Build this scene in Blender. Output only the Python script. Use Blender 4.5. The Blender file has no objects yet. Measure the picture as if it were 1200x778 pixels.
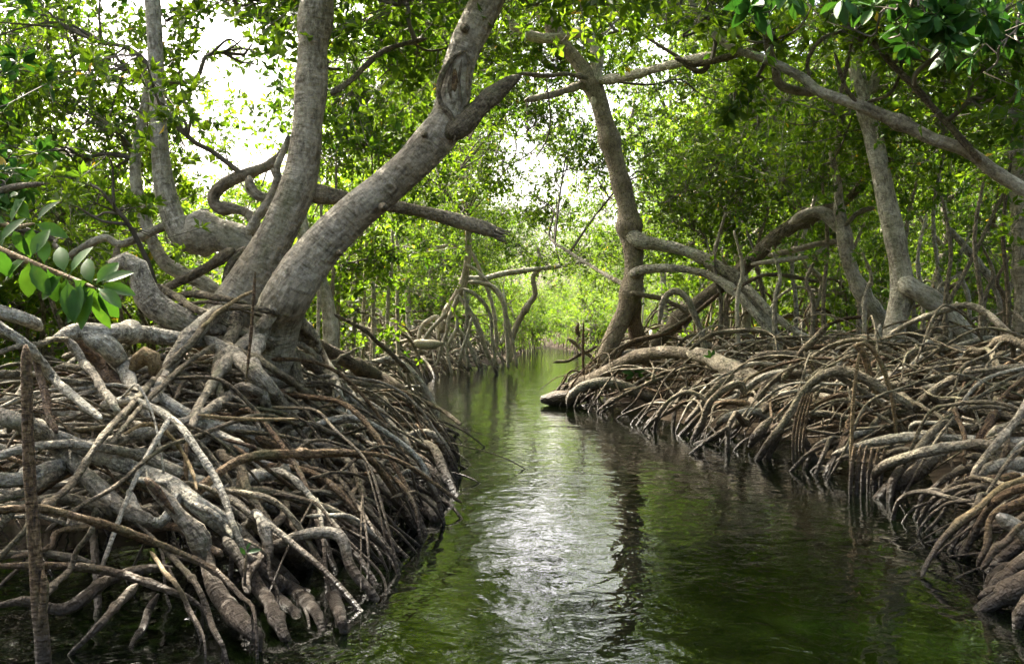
import bpy, math
import numpy as np
from mathutils import Vector

# ------------------------------------------------------------ camera, world, sun
sc = bpy.context.scene
C = sc.collection
CAMZ = 1.10
F = 1167.0          # focal length in photo pixels (photo 1200 wide)
HY = 389.0          # horizon row

cam = bpy.data.objects.new('camera', bpy.data.cameras.new('camera'))
C.objects.link(cam)
cam.location = (0, 0, CAMZ)
cam.rotation_euler = (math.radians(90), 0, 0)
cam.data.lens = 35.0
cam.data.sensor_width = 36.0
cam.data.clip_start = 0.05
cam.data.clip_end = 2000
sc.camera = cam

SUN_DIR = Vector((-0.50, 0.62, 0.98)).normalized()      # from scene towards the sun
sun_el = math.asin(SUN_DIR.z)
sun_az = math.atan2(SUN_DIR.x, SUN_DIR.y)
w = bpy.data.worlds.new('World'); sc.world = w
w.use_nodes = True
nt = w.node_tree
for n in list(nt.nodes): nt.nodes.remove(n)
wo = nt.nodes.new('ShaderNodeOutputWorld'); bg = nt.nodes.new('ShaderNodeBackground')
sky = nt.nodes.new('ShaderNodeTexSky'); sky.sky_type = 'NISHITA'; sky.sun_disc = False
sky.sun_elevation = sun_el; sky.sun_rotation = sun_az
sky.air_density = 0.8; sky.dust_density = 9.0; sky.ozone_density = 0.2; sky.altitude = 0
bg.inputs['Strength'].default_value = 0.15
nt.links.new(sky.outputs[0], bg.inputs['Color']); nt.links.new(bg.outputs[0], wo.inputs['Surface'])

sl = bpy.data.lights.new('sun', 'SUN'); sl.energy = 5.0; sl.angle = math.radians(0.55); sl.color = (1.0, 0.93, 0.80)
so = bpy.data.objects.new('sun', sl); C.objects.link(so)
so.rotation_euler = SUN_DIR.to_track_quat('Z', 'Y').to_euler()
so.location = (-20, 25, 40)

sc.view_settings.view_transform = 'Standard'
sc.view_settings.look = 'None'
sc.view_settings.gamma = 1.0
sc.view_settings.use_curve_mapping = False
sc.view_settings.exposure = 2.72
sc.render.engine = 'CYCLES'
sc.cycles.max_bounces = 7
sc.cycles.diffuse_bounces = 3
sc.cycles.glossy_bounces = 3
sc.cycles.transmission_bounces = 5
sc.cycles.sample_clamp_indirect = 6.0
sc.cycles.use_adaptive_sampling = True
sc.cycles.adaptive_threshold = 0.02
sc.cycles.use_denoising = True
sc.cycles.caustics_reflective = False
sc.cycles.caustics_refractive = False

rng = np.random.default_rng(11)

# ------------------------------------------------------------ helpers
def P(px, py, d):
    """a point seen at photo pixel (px,py) at distance d metres"""
    return np.array([(px - 600.0) / F * d, d, CAMZ - (py - HY) / F * d])

def tag(o, label=None, cat=None, group=None, kind=None):
    if label: o['label'] = label
    if cat: o['category'] = cat
    if group: o['group'] = group
    if kind: o['kind'] = kind
    return o

def empty(name, loc, label, cat, group=None):
    o = bpy.data.objects.new(name, None); C.objects.link(o)
    o.location = loc; o.empty_display_size = 0.2
    return tag(o, label, cat, group)

def mesh_from(name, V, faces, mats, smooth=True, attrs=None, matidx=None):
    """faces: list of int arrays (n,k)"""
    me = bpy.data.meshes.new(name)
    V = np.asarray(V, dtype=np.float32)
    me.vertices.add(len(V)); me.vertices.foreach_set('co', V.ravel())
    faces = [f for f in faces if len(f)]
    loops = np.concatenate([f.ravel() for f in faces]).astype(np.int32)
    cnt = np.concatenate([np.full(len(f), f.shape[1], dtype=np.int32) for f in faces])
    start = np.concatenate([[0], np.cumsum(cnt)[:-1]]).astype(np.int32)
    me.loops.add(len(loops)); me.loops.foreach_set('vertex_index', loops)
    me.polygons.add(len(cnt)); me.polygons.foreach_set('loop_start', start)
    me.polygons.foreach_set('loop_total', cnt)
    if smooth: me.polygons.foreach_set('use_smooth', np.ones(len(cnt), dtype=bool))
    for m in mats: me.materials.append(m)
    if matidx is not None: me.polygons.foreach_set('material_index', matidx.astype(np.int32))
    if attrs:
        for k, (typ, dom, arr) in attrs.items():
            a = me.attributes.new(k, typ, dom)
            a.data.foreach_set('vector' if typ == 'FLOAT_VECTOR' else 'value', np.asarray(arr, dtype=np.float32).ravel())
    me.update(calc_edges=True)
    return me

def link(name, me, parent=None, loc=None):
    o = bpy.data.objects.new(name, me); C.objects.link(o)
    if parent is not None:
        o.parent = parent
        o.location = -np.array(parent.location) if loc is None else loc
    elif loc is not None:
        o.location = loc
    return o

# ---- tubes
def catmull(P0, n):
    """resample control rows (any columns) with a centripetal-ish Catmull-Rom, n samples"""
    P0 = np.asarray(P0, float)
    if len(P0) == 2:
        t = np.linspace(0, 1, n)[:, None]
        return P0[0] * (1 - t) + P0[1] * t
    Q = np.vstack([2 * P0[0] - P0[1], P0, 2 * P0[-1] - P0[-2]])
    seg = np.linalg.norm(np.diff(P0[:, :3], axis=0), axis=1)
    cum = np.concatenate([[0], np.cumsum(seg)])
    s = np.linspace(0, cum[-1], n)
    i = np.clip(np.searchsorted(cum, s, side='right') - 1, 0, len(seg) - 1)
    t = ((s - cum[i]) / np.maximum(seg[i], 1e-9))[:, None]
    a, b, c, d = Q[i], Q[i + 1], Q[i + 2], Q[i + 3]
    out = 0.5 * ((2 * b) + (-a + c) * t + (2 * a - 5 * b + 4 * c - d) * t ** 2 + (-a + 3 * b - 3 * c + d) * t ** 3)
    return out

_ndir = rng.normal(size=(3, 9, 3)); _nph = rng.uniform(0, 6.28, size=(3, 9))
def snoise(X, scale, k=0):
    """cheap smooth 3-D noise in about -1..1"""
    Y = X * scale
    return np.sin(Y @ _ndir[k].T + _nph[k] + 1.3 * np.sin(Y[:, [1, 2, 0]] @ _ndir[(k + 1) % 3].T)).mean(axis=1) * 2.2

def tube(pts, rad, segs=10, step=None, rough=0.08, wob=0.0, closed=True, knots=0.0, lump=None):
    pts = np.asarray(pts, float); rad = np.asarray(rad, float)
    L = np.linalg.norm(np.diff(pts, axis=0), axis=1).sum()
    rm = rad.mean()
    if step is None: step = max(1.1 * rm, 0.02)
    n = int(np.clip(L / step, 4, 220))
    c = catmull(np.hstack([pts, rad[:, None]]), n)
    R = np.maximum(c[:, 3], 0.15 * rm); c = c[:, :3]
    s = np.linspace(0, L, n)
    if wob:
        for a in range(3):
            ph = rng.uniform(0, 6.28, 3); fr = rng.uniform(0.6, 2.6, 3) / max(L, .3) * 6.28
            c[:, a] += wob * sum(np.sin(fr[j] * s + ph[j]) / (j + 1) for j in range(3)) * np.sin(np.pi * np.linspace(0.02, 0.98, n)) ** .5
    ph = rng.uniform(0, 6.28, 4)
    R = R * (1 + rough * (np.sin(s / (3.1 * rm) + ph[0]) * .5 + np.sin(s / (1.7 * rm) + ph[1]) * .35 + np.sin(s / (7 * rm) + ph[2]) * .6))
    if knots:
        for _ in range(rng.poisson(knots * L)):
            s0 = rng.uniform(0, L); R = R * (1 + rng.uniform(.12, .4) * np.exp(-((s - s0) / (1.1 * rm)) ** 2))
    if closed:      # rounded ends
        e = np.array([0.35, 0.8]); R[0] *= e[0]; R[1] *= e[1]; R[-1] *= e[0]; R[-2] *= e[1]
    T = np.gradient(c, axis=0); T /= np.maximum(np.linalg.norm(T, axis=1)[:, None], 1e-9)
    # parallel transport
    u = np.cross(T[0], [0.31, 0.17, 0.93]); u /= np.linalg.norm(u)
    U = np.zeros_like(c)
    for i in range(n):
        u = u - T[i] * (u @ T[i]); u /= max(np.linalg.norm(u), 1e-9); U[i] = u
    W = np.cross(T, U)
    a = np.arange(segs) / segs * 2 * np.pi
    ca, sa = np.cos(a), np.sin(a)
    V = c[:, None, :] + R[:, None, None] * (ca[None, :, None] * U[:, None, :] + sa[None, :, None] * W[:, None, :])
    V = V.reshape(-1, 3)
    cen = np.repeat(c, segs, axis=0); RR = np.repeat(R, segs)
    lm = rough * 1.0 if lump is None else lump
    if lm:
        nz = snoise(V + ph[0], 0.55 / rm, 0) * lm + snoise(V + ph[1], 1.5 / rm, 1) * lm * .45
        V = cen + (V - cen) * (1 + nz)[:, None]
    co = np.stack([np.tile(ca, n) * RR, np.tile(sa, n) * RR, np.repeat(s, segs) + ph[3] * 3], axis=1)
    V = np.vstack([V, c[0] - T[0] * R[0] * .3, c[-1] + T[-1] * R[-1] * .3])
    co = np.vstack([co, [0, 0, s[0] + ph[3] * 3], [0, 0, s[-1] + ph[3] * 3]])
    i = np.arange(n - 1)[:, None] * segs; j = np.arange(segs)[None, :]; j2 = (j + 1) % segs
    Fq = np.stack([i + j, i + j2, i + segs + j2, i + segs + j], axis=-1).reshape(-1, 4)
    jj = np.arange(segs); jn = (jj + 1) % segs; b = n * segs; l = (n - 1) * segs
    Ft = np.vstack([np.stack([jn, jj, np.full(segs, b)], 1), np.stack([l + jj, l + jn, np.full(segs, b + 1)], 1)])
    return V, Fq, Ft, co

def join_tubes(ts):
    Vs, Q, T, Cs = [], [], [], []; o = 0
    for V, q, t, co in ts:
        Vs.append(V); Q.append(q + o); T.append(t + o); Cs.append(co); o += len(V)
    return np.vstack(Vs), np.vstack(Q), np.vstack(T), np.vstack(Cs)

def tubes_mesh(name, ts, mat):
    V, q, t, co = join_tubes(ts)
    return mesh_from(name, V, [q, t], [mat], attrs={'tubeco': ('FLOAT_VECTOR', 'POINT', co)})

def sticks(A, B, ra, rb, mid=None):
    """many thin 3-sided 2-piece tubes at once; returns V, quads"""
    A = np.asarray(A); B = np.asarray(B); n = len(A)
    M = (A + B) / 2 if mid is None else mid
    T = B - A; T /= np.maximum(np.linalg.norm(T, axis=1)[:, None], 1e-9)
    U = np.cross(T, [0.3, 0.2, 0.9]); U /= np.maximum(np.linalg.norm(U, axis=1)[:, None], 1e-9)
    W = np.cross(T, U)
    rings = []
    for Pp, r in ((A, ra), (M, (np.asarray(ra) + np.asarray(rb)) / 2), (B, rb)):
        r = np.broadcast_to(np.asarray(r, float), (n,))[:, None]
        rings.append(np.stack([Pp + r * (math.cos(k * 2.0944) * U + math.sin(k * 2.0944) * W) for k in range(3)], axis=1))
    V = np.stack(rings, axis=1).reshape(-1, 3)      # n,3rings,3
    base = (np.arange(n) * 9)[:, None, None]
    loc = np.array([[r * 3 + k, r * 3 + (k + 1) % 3, r * 3 + 3 + (k + 1) % 3, r * 3 + 3 + k] for r in range(2) for k in range(3)])
    return V, (base + loc[None]).reshape(-1, 4)

# ---- leaves
def leaf_geo(B, D, N, L, Wd, near=False, droop=0.12):
    """B base points, D unit directions, N approx normals; returns V,F,per-face leaf index"""
    n = len(B)
    N = N - D * (N * D).sum(1)[:, None]; N /= np.maximum(np.linalg.norm(N, axis=1)[:, None], 1e-9)
    S = np.cross(D, N)
    L = L[:, None]; Wd = Wd[:, None]
    fold = 0.16
    if not near:
        tip = B + D * L - N * L * droop
        m = B + D * L * .52
        l = m + S * Wd * .5 + N * Wd * fold; r = m - S * Wd * .5 + N * Wd * fold
        V = np.stack([B, l, tip, r], axis=1).reshape(-1, 3)
        o = (np.arange(n) * 4)[:, None, None]
        loc = np.array([[0, 2, 1], [0, 3, 2]])
        Fc = (o + loc[None]).reshape(-1, 3)
        return V, Fc, np.repeat(np.arange(n), 2)
    rows = [(0.0, .03), (.10, .10), (.26, .72), (.50, 1.0), (.72, .84), (.88, .48), (1.0, .04)]
    Vs = []
    for t, wd in rows:
        cpt = B + D * L * t - N * L * droop * t * t
        Vs += [cpt + S * Wd * .5 * wd + N * Wd * fold * wd, cpt, cpt - S * Wd * .5 * wd + N * Wd * fold * wd]
    V = np.stack(Vs, axis=1).reshape(-1, 3); k = len(rows)
    loc = []
    for i in range(k - 1):
        a = i * 3
        loc += [[a, a + 1, a + 4, a + 3], [a + 1, a + 2, a + 5, a + 4]]
    loc = np.array(loc); o = (np.arange(n) * k * 3)[:, None, None]
    return V, (o + loc[None]).reshape(-1, 4), np.repeat(np.arange(n), len(loc))

def unit(a):
    return a / np.maximum(np.linalg.norm(a, axis=-1, keepdims=True), 1e-9)

def rosettes(r, cen, axis, per=9, size=0.095, near=False, yellow=0.006):
    """clusters of leaves radiating from cen"""
    n = len(cen)
    k = per
    c = np.repeat(cen, k, axis=0); ax = np.repeat(axis, k, axis=0)
    d = unit(ax * r.uniform(-.15, .9, (n * k, 1)) + unit(r.normal(size=(n * k, 3))) * 1.0)
    nr = unit(ax * 1.0 + r.normal(size=(n * k, 3)) * .45 + np.array([0, 0, .5]))
    L = size * r.uniform(.65, 1.25, n * k); Wd = L * r.uniform(.38, .52, n * k)
    V, Fc, idx = leaf_geo(c + d * .012, d, nr, L, Wd, near)
    tint = np.clip(np.repeat(r.uniform(0, 1, n), k) * .6 + r.uniform(0, .4, n * k), 0, 1)
    tint[r.uniform(size=n * k) < yellow] = 1.6
    return V, Fc, tint[idx]

# ------------------------------------------------------------ materials
def new_mat(name):
    m = bpy.data.materials.new(name); m.use_nodes = True
    t = m.node_tree
    for n in list(t.nodes): t.nodes.remove(n)
    out = t.nodes.new('ShaderNodeOutputMaterial')
    return m, t, out

def nd(t, typ, **kw):
    n = t.nodes.new(typ)
    for k, v in kw.items():
        if k.startswith('i_'):
            n.inputs[k[2:].replace('_', ' ')].default_value = v
        else: setattr(n, k, v)
    return n

def ramp(t, stops, fac=None):
    n = t.nodes.new('ShaderNodeValToRGB'); e = n.color_ramp.elements
    while len(e) < len(stops): e.new(0.5)
    for x, (p, c) in zip(e, stops):
        x.position = p; x.color = tuple(c) + (1,) if len(c) == 3 else c
    if fac is not None: t.links.new(fac, n.inputs[0])
    return n

def mixc(t, fac, a, b, mode='MIX'):
    n = t.nodes.new('ShaderNodeMix'); n.data_type = 'RGBA'; n.blend_type = mode
    for sock, v in ((n.inputs[0], fac), (n.inputs[6], a), (n.inputs[7], b)):
        if hasattr(v, 'is_linked'): t.links.new(v, sock)
        elif isinstance(v, (int, float)): sock.default_value = v
        else: sock.default_value = tuple(v) + (1,)
    return n.outputs[2]

def bark_mat(name, dark, mid, pale, lich=0.5, fine=1.0, bump=0.5, wet=True, ringy=0.5, speck=.9, crack=.5):
    m, t, out = new_mat(name)
    at = nd(t, 'ShaderNodeAttribute', attribute_name='tubeco')
    geo = nd(t, 'ShaderNodeNewGeometry')
    oi = nd(t, 'ShaderNodeObjectInfo')
    mp = nd(t, 'ShaderNodeMapping'); mp.inputs['Scale'].default_value = (1, 1, .38); t.links.new(at.outputs['Vector'], mp.inputs[0])
    n1 = nd(t, 'ShaderNodeTexNoise', i_Scale=60 * fine, i_Detail=5, i_Roughness=.65); t.links.new(mp.outputs[0], n1.inputs['Vector'])
    mp2 = nd(t, 'ShaderNodeMapping'); mp2.inputs['Scale'].default_value = (.35, .35, 1.6); t.links.new(at.outputs['Vector'], mp2.inputs[0])
    n2 = nd(t, 'ShaderNodeTexNoise', i_Scale=45 * fine, i_Detail=4, i_Roughness=.6); t.links.new(mp2.outputs[0], n2.inputs['Vector'])
    n3 = nd(t, 'ShaderNodeTexNoise', i_Scale=7, i_Detail=6, i_Roughness=.72); t.links.new(at.outputs['Vector'], n3.inputs['Vector'])
    n4 = nd(t, 'ShaderNodeTexNoise', i_Scale=2.1, i_Detail=3); t.links.new(geo.outputs['Position'], n4.inputs['Vector'])
    vor = nd(t, 'ShaderNodeTexVoronoi', i_Scale=38 * fine); t.links.new(at.outputs['Vector'], vor.inputs['Vector'])
    base = ramp(t, [(.36, dark), (.5, mid), (.63, pale)], n1.outputs[0]).outputs[0]
    lm = ramp(t, [(.50 - .12 * lich, (0, 0, 0)), (.66 - .1 * lich, (1, 1, 1))], n3.outputs[0]).outputs[0]
    lm2 = nd(t, 'ShaderNodeMath', operation='MULTIPLY'); t.links.new(lm, lm2.inputs[0]); lm2.inputs[1].default_value = lich
    col = mixc(t, lm2.outputs[0], base, tuple(min(1, c * 1.25) for c in pale))
    # lenticels and pits
    pit = ramp(t, [(.05, (.35, .33, .3)), (.14, (1, 1, 1))], vor.outputs['Distance']).outputs[0]
    col = mixc(t, .8, col, pit, 'MULTIPLY')
    rings = ramp(t, [(.36, (.55, .5, .45)), (.48, (1, 1, 1))], n2.outputs[0]).outputs[0]
    col = mixc(t, ringy, col, rings, 'MULTIPLY')
    n5 = nd(t, 'ShaderNodeTexNoise', i_Scale=95 * fine, i_Detail=3, i_Roughness=.7); t.links.new(at.outputs['Vector'], n5.inputs['Vector'])
    col = mixc(t, speck, col, ramp(t, [(.36, (.5, .48, .44)), (.48, (1, 1, 1)), (.6, (1.0, 1.0, 1.0)), (.68, (1.6, 1.6, 1.55))], n5.outputs[0]).outputs[0], 'MULTIPLY')
    crk = nd(t, 'ShaderNodeTexVoronoi', i_Scale=9 * fine, feature='DISTANCE_TO_EDGE'); 
    mpc = nd(t, 'ShaderNodeMapping'); mpc.inputs['Scale'].default_value = (1.6, 1.6, .45); t.links.new(at.outputs['Vector'], mpc.inputs[0])
    mxv = nd(t, 'ShaderNodeVectorMath', operation='MULTIPLY_ADD'); t.links.new(n3.outputs['Color'], mxv.inputs[0]); mxv.inputs[1].default_value = (.16, .16, .16); t.links.new(mpc.outputs[0], mxv.inputs[2]); t.links.new(mxv.outputs[0], crk.inputs['Vector'])
    col = mixc(t, crack, col, ramp(t, [(.0, (.3, .27, .23)), (.05, (1, 1, 1))], crk.outputs['Distance']).outputs[0], 'MULTIPLY')
    # hue and value drift between individuals and along the surface
    big = ramp(t, [(.3, (.72, .66, .56)), (.52, (1, 1, 1)), (.75, (1.22, 1.2, 1.12))], n4.outputs[0]).outputs[0]
    col = mixc(t, .85, col, big, 'MULTIPLY')
    rr = ramp(t, [(0, (.58, .50, .40)), (.35, (.9, .84, .74)), (.7, (1.05, 1.03, .98)), (1, (1.38, 1.36, 1.3))], oi.outputs['Random']).outputs[0]
    col = mixc(t, .9, col, rr, 'MULTIPLY')
    # green algae film
    alg = ramp(t, [(.52, (0, 0, 0)), (.7, (.45, .45, .45))], nd(t, 'ShaderNodeTexNoise', i_Scale=3.3, i_Detail=4).outputs[0]).outputs[0]
    col = mixc(t, alg, col, (.10, .115, .04))
    p = nd(t, 'ShaderNodeBsdfPrincipled')
    rgh = .78
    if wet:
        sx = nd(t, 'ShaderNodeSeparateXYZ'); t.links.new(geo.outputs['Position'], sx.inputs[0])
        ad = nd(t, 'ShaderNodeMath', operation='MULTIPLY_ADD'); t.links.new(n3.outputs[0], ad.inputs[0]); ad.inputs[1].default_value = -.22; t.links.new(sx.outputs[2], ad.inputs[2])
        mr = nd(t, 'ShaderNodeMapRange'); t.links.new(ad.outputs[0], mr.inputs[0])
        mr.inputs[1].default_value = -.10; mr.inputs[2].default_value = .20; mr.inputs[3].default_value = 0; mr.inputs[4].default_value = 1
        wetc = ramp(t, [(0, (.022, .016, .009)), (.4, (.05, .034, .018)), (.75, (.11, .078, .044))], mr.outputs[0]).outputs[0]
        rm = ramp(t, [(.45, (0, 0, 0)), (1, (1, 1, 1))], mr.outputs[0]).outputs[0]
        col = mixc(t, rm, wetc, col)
        rr2 = nd(t, 'ShaderNodeMapRange'); t.links.new(mr.outputs[0], rr2.inputs[0]); rr2.inputs[3].default_value = .3; rr2.inputs[4].default_value = .78
        t.links.new(rr2.outputs[0], p.inputs['Roughness'])
    else: p.inputs['Roughness'].default_value = rgh
    p.inputs['Specular IOR Level'].default_value = .35
    t.links.new(col, p.inputs['Base Color'])
    s1 = nd(t, 'ShaderNodeMath', operation='ADD'); t.links.new(n1.outputs[0], s1.inputs[0]); t.links.new(n2.outputs[0], s1.inputs[1])
    s2 = nd(t, 'ShaderNodeMath', operation='MULTIPLY_ADD'); t.links.new(vor.outputs['Distance'], s2.inputs[0]); s2.inputs[1].default_value = .6; t.links.new(s1.outputs[0], s2.inputs[2])
    b = nd(t, 'ShaderNodeBump', i_Strength=min(1, bump * 1.7), i_Distance=.03); t.links.new(s2.outputs[0], b.inputs['Height'])
    t.links.new(b.outputs[0], p.inputs['Normal']); t.links.new(p.outputs[0], out.inputs[0])
    return m

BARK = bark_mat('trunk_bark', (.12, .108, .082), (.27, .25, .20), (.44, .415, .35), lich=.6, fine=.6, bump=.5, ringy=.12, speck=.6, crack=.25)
BARKD = bark_mat('shaded_limb_bark', (.05, .041, .026), (.13, .108, .072), (.25, .215, .15), lich=.35, fine=.9, bump=.5)  # darker copy of the limb bark, shade put into its tones
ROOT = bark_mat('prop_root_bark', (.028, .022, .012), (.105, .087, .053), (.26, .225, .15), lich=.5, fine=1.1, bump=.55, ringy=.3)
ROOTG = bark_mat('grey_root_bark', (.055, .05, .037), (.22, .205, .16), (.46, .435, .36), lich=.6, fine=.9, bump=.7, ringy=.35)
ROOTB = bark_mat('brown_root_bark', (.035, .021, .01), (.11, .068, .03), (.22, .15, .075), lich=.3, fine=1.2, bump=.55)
LIGHTB = bark_mat('sunlit_limb_bark', (.15, .135, .10), (.32, .295, .23), (.50, .465, .38), lich=.5, fine=.8, bump=.5, wet=False)  # pale bark; its extra lightness also stands in for sunlight
TAN = bark_mat('tan_stick_bark', (.12, .085, .035), (.25, .19, .09), (.36, .28, .15), lich=.2, fine=1.5, bump=.35)
PALE = bark_mat('bleached_wood', (.28, .25, .2), (.45, .42, .35), (.6, .57, .5), lich=.4, fine=1.0, bump=.4, wet=False)

def twig_mat():
    m, t, out = new_mat('twig_bark')
    oi = nd(t, 'ShaderNodeNewGeometry')
    n = nd(t, 'ShaderNodeTexNoise', i_Scale=3, i_Detail=3); t.links.new(oi.outputs['Position'], n.inputs['Vector'])
    r = ramp(t, [(.3, (.05, .04, .028)), (.6, (.14, .12, .085)), (.8, (.24, .22, .17))], n.outputs[0])
    p = nd(t, 'ShaderNodeBsdfPrincipled', i_Roughness=.8); t.links.new(r.outputs[0], p.inputs['Base Color'])
    t.links.new(p.outputs[0], out.inputs[0]); return m
TWIG = twig_mat()

def leaf_mat(name, dk, lt, tr_dk, tr_lt, trans=.45, veins=False, rough=.5):
    m, t, out = new_mat(name)
    at = nd(t, 'ShaderNodeAttribute', attribute_name='tint')
    geo = nd(t, 'ShaderNodeNewGeometry')
    n = nd(t, 'ShaderNodeTexNoise', i_Scale=.55, i_Detail=2); t.links.new(geo.outputs['Position'], n.inputs['Vector'])
    f = nd(t, 'ShaderNodeMath', operation='MULTIPLY_ADD'); t.links.new(n.outputs[0], f.inputs[0]); f.inputs[1].default_value = .8
    s = nd(t, 'ShaderNodeMath', operation='SUBTRACT'); t.links.new(at.outputs['Fac'], s.inputs[0]); s.inputs[1].default_value = .4
    t.links.new(s.outputs[0], f.inputs[2])
    sc_ = nd(t, 'ShaderNodeMath', operation='MULTIPLY'); t.links.new(f.outputs[0], sc_.inputs[0]); sc_.inputs[1].default_value = .6
    yel = (.34, .24, .02)
    c1 = ramp(t, [(0, dk), (.5, lt), (.68, lt), (.8, yel)], sc_.outputs[0]).outputs[0]
    c2 = ramp(t, [(0, tr_dk), (.5, tr_lt), (.68, tr_lt), (.8, (.6, .42, .03))], sc_.outputs[0]).outputs[0]
    if veins:
        bl = nd(t, 'ShaderNodeTexNoise', i_Scale=22, i_Detail=4, i_Roughness=.7); t.links.new(geo.outputs['Position'], bl.inputs['Vector'])
        c1 = mixc(t, ramp(t, [(.60, (0, 0, 0)), (.68, (.8, .8, .8))], bl.outputs[0]).outputs[0], c1, (.12, .10, .03))
        nz = nd(t, 'ShaderNodeTexNoise', i_Scale=60, i_Detail=3); t.links.new(geo.outputs['Position'], nz.inputs['Vector'])
        c1 = mixc(t, .5, c1, ramp(t, [(.35, (.6, .6, .6)), (.65, (1.3, 1.3, 1.2))], nz.outputs[0]).outputs[0], 'MULTIPLY')
    p = nd(t, 'ShaderNodeBsdfPrincipled', i_Roughness=rough); p.inputs['Specular IOR Level'].default_value = .3 if not veins else .14
    t.links.new(c1, p.inputs['Base Color'])
    tr = nd(t, 'ShaderNodeBsdfTranslucent'); t.links.new(c2, tr.inputs['Color'])
    mx = nd(t, 'ShaderNodeMixShader'); mx.inputs[0].default_value = trans
    t.links.new(p.outputs[0], mx.inputs[1]); t.links.new(tr.outputs[0], mx.inputs[2]); t.links.new(mx.outputs[0], out.inputs[0])
    return m
LEAF = leaf_mat('mangrove_leaf', (.020, .050, .007), (.068, .120, .012), (.07, .18, .006), (.25, .39, .014), .48)
SPRAY = leaf_mat('dark_glossy_leaf', (.016, .05, .010), (.04, .10, .016), (.03, .12, .008), (.10, .22, .012), .25, True, .45)
LEAFN = leaf_mat('near_mangrove_leaf', (.016, .055, .012), (.035, .10, .018), (.02, .09, .008), (.06, .16, .012), .22, True, .45)

def mud_mat():
    m, t, out = new_mat('wet_mud')
    geo = nd(t, 'ShaderNodeNewGeometry')
    n = nd(t, 'ShaderNodeTexNoise', i_Scale=5, i_Detail=8, i_Roughness=.7); t.links.new(geo.outputs['Position'], n.inputs['Vector'])
    r = ramp(t, [(.3, (.012, .009, .006)), (.55, (.035, .026, .016)), (.75, (.05, .038, .022))], n.outputs[0])
    p = nd(t, 'ShaderNodeBsdfPrincipled', i_Roughness=.95); p.inputs['Specular IOR Level'].default_value = .05; t.links.new(r.outputs[0], p.inputs['Base Color'])
    b = nd(t, 'ShaderNodeBump', i_Strength=.8, i_Distance=.06); t.links.new(n.outputs[0], b.inputs['Height']); t.links.new(b.outputs[0], p.inputs['Normal'])
    t.links.new(p.outputs[0], out.inputs[0]); return m

def water_mat():
    m, t, out = new_mat('murky_water')
    geo = nd(t, 'ShaderNodeNewGeometry')
    mp = nd(t, 'ShaderNodeMapping'); mp.inputs['Scale'].default_value = (1, .8, 1); t.links.new(geo.outputs['Position'], mp.inputs[0])
    big = nd(t, 'ShaderNodeTexNoise', i_Scale=1.3, i_Detail=2, i_Roughness=.5, i_Distortion=.6); t.links.new(mp.outputs[0], big.inputs['Vector'])
    mid = nd(t, 'ShaderNodeTexNoise', i_Scale=5.0, i_Detail=2, i_Roughness=.5, i_Distortion=.8); t.links.new(mp.outputs[0], mid.inputs['Vector'])
    fin = nd(t, 'ShaderNodeTexNoise', i_Scale=15, i_Detail=2, i_Roughness=.5, i_Distortion=.4); t.links.new(mp.outputs[0], fin.inputs['Vector'])
    a = nd(t, 'ShaderNodeMath', operation='MULTIPLY_ADD'); t.links.new(mid.outputs[0], a.inputs[0]); a.inputs[1].default_value = .42
    b0 = nd(t, 'ShaderNodeMath', operation='MULTIPLY'); t.links.new(big.outputs[0], b0.inputs[0]); b0.inputs[1].default_value = .9; t.links.new(b0.outputs[0], a.inputs[2])
    c = nd(t, 'ShaderNodeMath', operation='MULTIPLY_ADD'); t.links.new(fin.outputs[0], c.inputs[0]); c.inputs[1].default_value = .12; t.links.new(a.outputs[0], c.inputs[2])
    bp = nd(t, 'ShaderNodeBump', i_Strength=1.0, i_Distance=.0145); t.links.new(c.outputs[0], bp.inputs['Height'])
    patch = nd(t, 'ShaderNodeTexNoise', i_Scale=1.1, i_Detail=4, i_Distortion=.5); t.links.new(mp.outputs[0], patch.inputs['Vector'])
    colr = ramp(t, [(.40, (.0005, .0009, .0003)), (.6, (.0011, .0022, .0004)), (.75, (.0024, .006, .0006))], patch.outputs[0])
    p = nd(t, 'ShaderNodeBsdfPrincipled', i_Roughness=.025, i_IOR=1.333); t.links.new(colr.outputs[0], p.inputs['Base Color'])
    t.links.new(bp.outputs[0], p.inputs['Normal']); t.links.new(p.outputs[0], out.inputs[0]); return m

# ------------------------------------------------------------ setting: channel, ground, water
YE = np.array([-30, 0, 3.0, 4.0, 7.0, 9.0, 12.7, 16, 19, 24, 28, 35, 45, 60, 75, 400])
XL = np.array([-1.2, -1.0, -.75, -.62, -.48, -.62, -1.15, -1.7, -2.1, -2.0, -1.2, .3, .9, 1.4, 1.8, 1.8])
XR = np.array([3.2, 2.6, 2.0, 2.2, 2.5, 2.15, 1.35, .75, 1.1, 2.0, 2.6, 3.0, 3.0, 2.9, 2.0, 1.9])
def xl(y): return np.interp(y, YE, XL)
def xr(y): return np.interp(y, YE, XR)
def inland(x, y):
    """distance inland from the channel edge (negative in the channel)"""
    return np.maximum(xl(y) - x, x - xr(y))

def ground_h(x, y):
    u = inland(x, y)
    h = np.where(u < 0, np.maximum(u * .5, -.7) - .12, -.12 + .42 * (1 - np.exp(-np.maximum(u - .15, 0) / 1.6)))
    h = h - .75 * np.clip((5.9 - y) / .8, 0, 1) * (x < 0) * (x > -6) * (y > -30)
    h = h + .05 * np.sin(x * 2.1 + 1.3 * np.sin(y * 1.1)) * np.sin(y * 1.7 + x) * (u > 0)
    return h

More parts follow.
